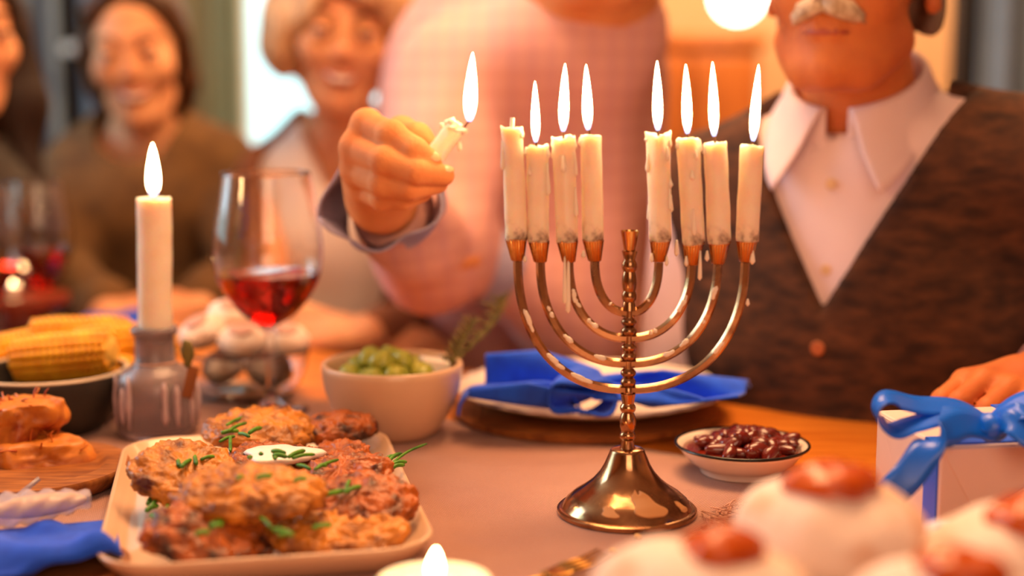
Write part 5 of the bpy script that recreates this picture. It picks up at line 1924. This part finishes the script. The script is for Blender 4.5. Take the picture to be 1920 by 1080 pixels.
# ---- generic seated woman
def woman(head, yaw, pitch, roll, N, C, sA, eA, wA, sB, eB, wB, hA, hB, skin, topmat, label, smile, hair, wr=.005, sleeve=1.0, seed=1):
    hm = headM(head, yaw, pitch, roll, .96)
    low = V((C.x, C.y + .03, .52))
    S = SDF(*bounds([hm @ V((0, 0, .13)), sA, eA, wA, sB, eB, wB, low, wA + V(hA) * .15, wB + V(hB) * .15], .1), .0062)
    add_head(S, hm, .96, smile, 0, 1)
    S.cap(hm @ V((0, -.015, -.06)), N, .040, .044, .025)
    S.ell(C, (.12, .075, .18), None, .03)
    S.cap(C, low, .09, .1, .03)
    S.cap(N + V((0, 0, -.02)), sA, .04, .042, .02)
    S.cap(N + V((0, 0, -.02)), sB, .04, .042, .02)
    S.chain([sA, eA, wA], [.04, .034, .025], .01)
    S.chain([sB, eB, wB], [.04, .034, .025], .01)
    hand(S, wA, hA, (0, -.2, 1), .55, .92, -1)
    hand(S, wB, hB, (0, -.2, 1), .55, .92, 1)
    body = tag(obj('person', S.geo(), skin), label, 'person')
    face_bits(body, hm, .96, smile, M_brow)
    Sc = SDF(*bounds([sA, eA, wA, sB, eB, wB, low, N], .15), .0075)
    Sc.ell(C, (.15, .108, .21), None, .03)
    Sc.ell(C + V((0, -.03, .04)), (.125, .10, .08), None, .05)
    Sc.cap(C, low, .12, .14, .04)
    Sc.cap(N + V((0, 0, -.04)), sA, .055, .058, .05)
    Sc.cap(N + V((0, 0, -.04)), sB, .055, .058, .05)
    Sc.chain([sA, eA, eA.lerp(wA, sleeve * .9)], [.060, .048, .036], .02)
    Sc.chain([sB, eB, eB.lerp(wB, sleeve * .9)], [.060, .048, .036], .02)
    fbm_sdf(Sc, wr, 32, seed)
    return body, hm, Sc, low

# young woman in a brown jumper
hd = W(258, 96, 2.24)
yN = W(268, 262, 2.27)
yw, yhm, Sc, ylow = woman(hd, -6, -6, 4, yN, W(275, 420, 2.29), W(160, 322, 2.27), W(118, 520, 2.14), W(205, 585, 1.93), W(410, 322, 2.29), W(455, 520, 2.14), W(375, 572, 1.94),
      (.09, -.03, -.01), (-.09, -.03, 0), M_skin_w, M_knit, 'smiling young woman with pinned-back brown hair in an olive brown jumper', 1.0, None, seed=21)
Sc.cap(yN + V((0, -.02, -.02)), yN + V((0, 0, .2)), .066, .066, .006, 'sub')
obj('jumper', Sc.geo(), M_knit, yw)
rt = yhm.to_3x3().normalized()
Hh = SDF(*bounds([hd], .2), .006)
Hh.ell(yhm @ V((0, -.022, .038)), (.080, .098, .088), rt, .01)
Hh.ell(yhm @ V((0, -.065, -.06)), (.068, .04, .10), rt, .04)
Hh.ell(yhm @ V((0, .085, -.02)), (.085, .075, .085), rt, .012, 'sub')
for s in (-1, 1):
    Hh.chain([yhm @ V((s * .020, .066, .098)), yhm @ V((s * .056, .046, .07)), yhm @ V((s * .073, .016, .02)), yhm @ V((s * .076, -.012, -.05)), yhm @ V((s * .060, -.05, -.11))], [.010, .014, .015, .014, .016], .012)
fbm_sdf(Hh, .002, 90, 2)
obj('hair', Hh.geo(), M_hair_brown, yw)
trousers(yw, ylow, E2)

# older woman with glasses
hd = W(642, 62, 2.06)
oN = W(655, 268, 2.12)
ow, ohm, Sc, olow = woman(hd, -8, -3, -5, oN, W(665, 430, 2.13), W(515, 345, 2.13), W(500, 590, 1.98), W(640, 626, 1.80), W(800, 345, 2.13), W(838, 610, 1.93), W(690, 626, 1.76),
      (.09, -.02, 0), (-.1, -.015, 0), M_skin_w, M_cardi, 'smiling older woman with pale bobbed hair, glasses, white blouse and brown cardigan', .9, None, seed=31)
Si = SDF(*bounds([olow, oN], .22), .0075)
Si.ell(W(665, 430, 2.13), (.142, .10, .205), None, .03)
Si.cap(W(665, 430, 2.13), olow, .11, .13, .04)
Si.cap(oN + V((0, 0, -.04)), oN + V((-.09, 0, -.06)), .05, .05, .04)
Si.cap(oN + V((0, 0, -.04)), oN + V((.09, 0, -.06)), .05, .05, .04)
fbm_sdf(Si, .004, 34, 9)
def oneck(X, Y, Z):
    l = X - oN.x
    w_ = .055 * np.clip((Z - (oN.z - .11)) / .11, -1, 2)
    return np.maximum(np.abs(l) - w_, (Y - oN.y) - .02)
Si.fn(oneck, .003)
Si.cap(oN, oN + V((0, 0, .2)), .056, .056, .004, 'sub')
obj('blouse', Si.geo(), M_blouse, ow)
def ocut(X, Y, Z):
    l = (X - oN.x + .022)
    w_ = .060 + .05 * np.clip((Z - (oN.z - .30)) / .30, -.35, 1)
    return np.maximum(np.abs(l) - w_, (Y - oN.y) - .01)
Sc.fn(ocut, .003)
Sc.cap(oN, oN + V((0, 0, .2)), .075, .075, .004, 'sub')
obj('cardigan', Sc.geo(), M_cardi, ow)
rt = ohm.to_3x3().normalized()
Hh = SDF(*bounds([hd], .22), .006)
Hh.ell(ohm @ V((0, -.018, .045)), (.098, .112, .098), rt, .01)
for s in (-1, 1):
    Hh.ell(ohm @ V((s * .082, -.005, .01)), (.032, .062, .078), rt, .03)
Hh.ell(ohm @ V((0, -.06, -.03)), (.09, .06, .07), rt, .03)
Hh.ell(ohm @ V((0, .10, -.035)), (.066, .105, .088), rt, .014, 'sub')
fbm_sdf(Hh, .006, 75, 4)
obj('hair', Hh.geo(), M_hair_blonde, ow)
gl = []
for s in (-1, 1):
    c_ = ohm @ V((s * .031, .100, .0))
    ring = [ohm @ V((s * .031 + .021 * math.cos(t), .100 - .004 * math.cos(t) * s, .0 + .018 * math.sin(t))) for t in [i / 20 * 2 * math.pi for i in range(21)]]
    gl.append(tube(ring, .0012, 6, False))
    gl.append(tube([ohm @ V((s * .052, .096, .004)), ohm @ V((s * .078, .03, .006)), ohm @ V((s * .080, -.01, .0))], .0012, 6))
gl.append(tube([ohm @ V((-.011, .102, .004)), ohm @ V((0, .105, .006)), ohm @ V((.011, .102, .004))], .0012, 6))
obj('glasses', join(*gl), M_brass_plain, ow)
trousers(ow, olow, E2)

# person at the left edge, mostly out of view
hd = W(-78, 60, 1.98)
eN = W(-80, 270, 2.02)
ew, ehm, Sc, elow = woman(hd, -38, -4, 0, eN, W(-90, 450, 2.05), W(-240, 350, 2.05), W(-300, 560, 2.0), W(-120, 600, 1.85), W(20, 420, 2.06), W(5, 620, 2.02), W(-70, 622, 1.82),
      (.09, -.03, 0), (-.09, -.02, 0), M_skin_w, M_trouser, 'person with long dark hair, cut off by the left edge', .6, None, seed=41)
Sc.cap(eN, eN + V((0, 0, .2)), .06, .06, .006, 'sub')
obj('dark_top', Sc.geo(), M_hair_dark, ew)
rt = ehm.to_3x3().normalized()
Hh = SDF(*bounds([hd, W(20, 360, 2.0)], .2), .007)
Hh.ell(ehm @ V((0, -.02, .04)), (.09, .106, .095), rt, .01)
for s in (-1, 1):
    Hh.chain([ehm @ V((s * .076, -.01, .03)), ehm @ V((s * .088, -.01, -.10)), ehm @ V((s * .095, -.0, -.24))], [.026, .036, .02], .02)
Hh.cap(ehm @ V((0, -.07, .0)), ehm @ V((0, -.08, -.22)), .06, .06, .04)
Hh.ell(ehm @ V((0, .09, -.025)), (.068, .09, .095), rt, .012, 'sub')
fbm_sdf(Hh, .003, 60, 6)
obj('hair', Hh.geo(), M_hair_dark, ew)
trousers(ew, elow, E2)
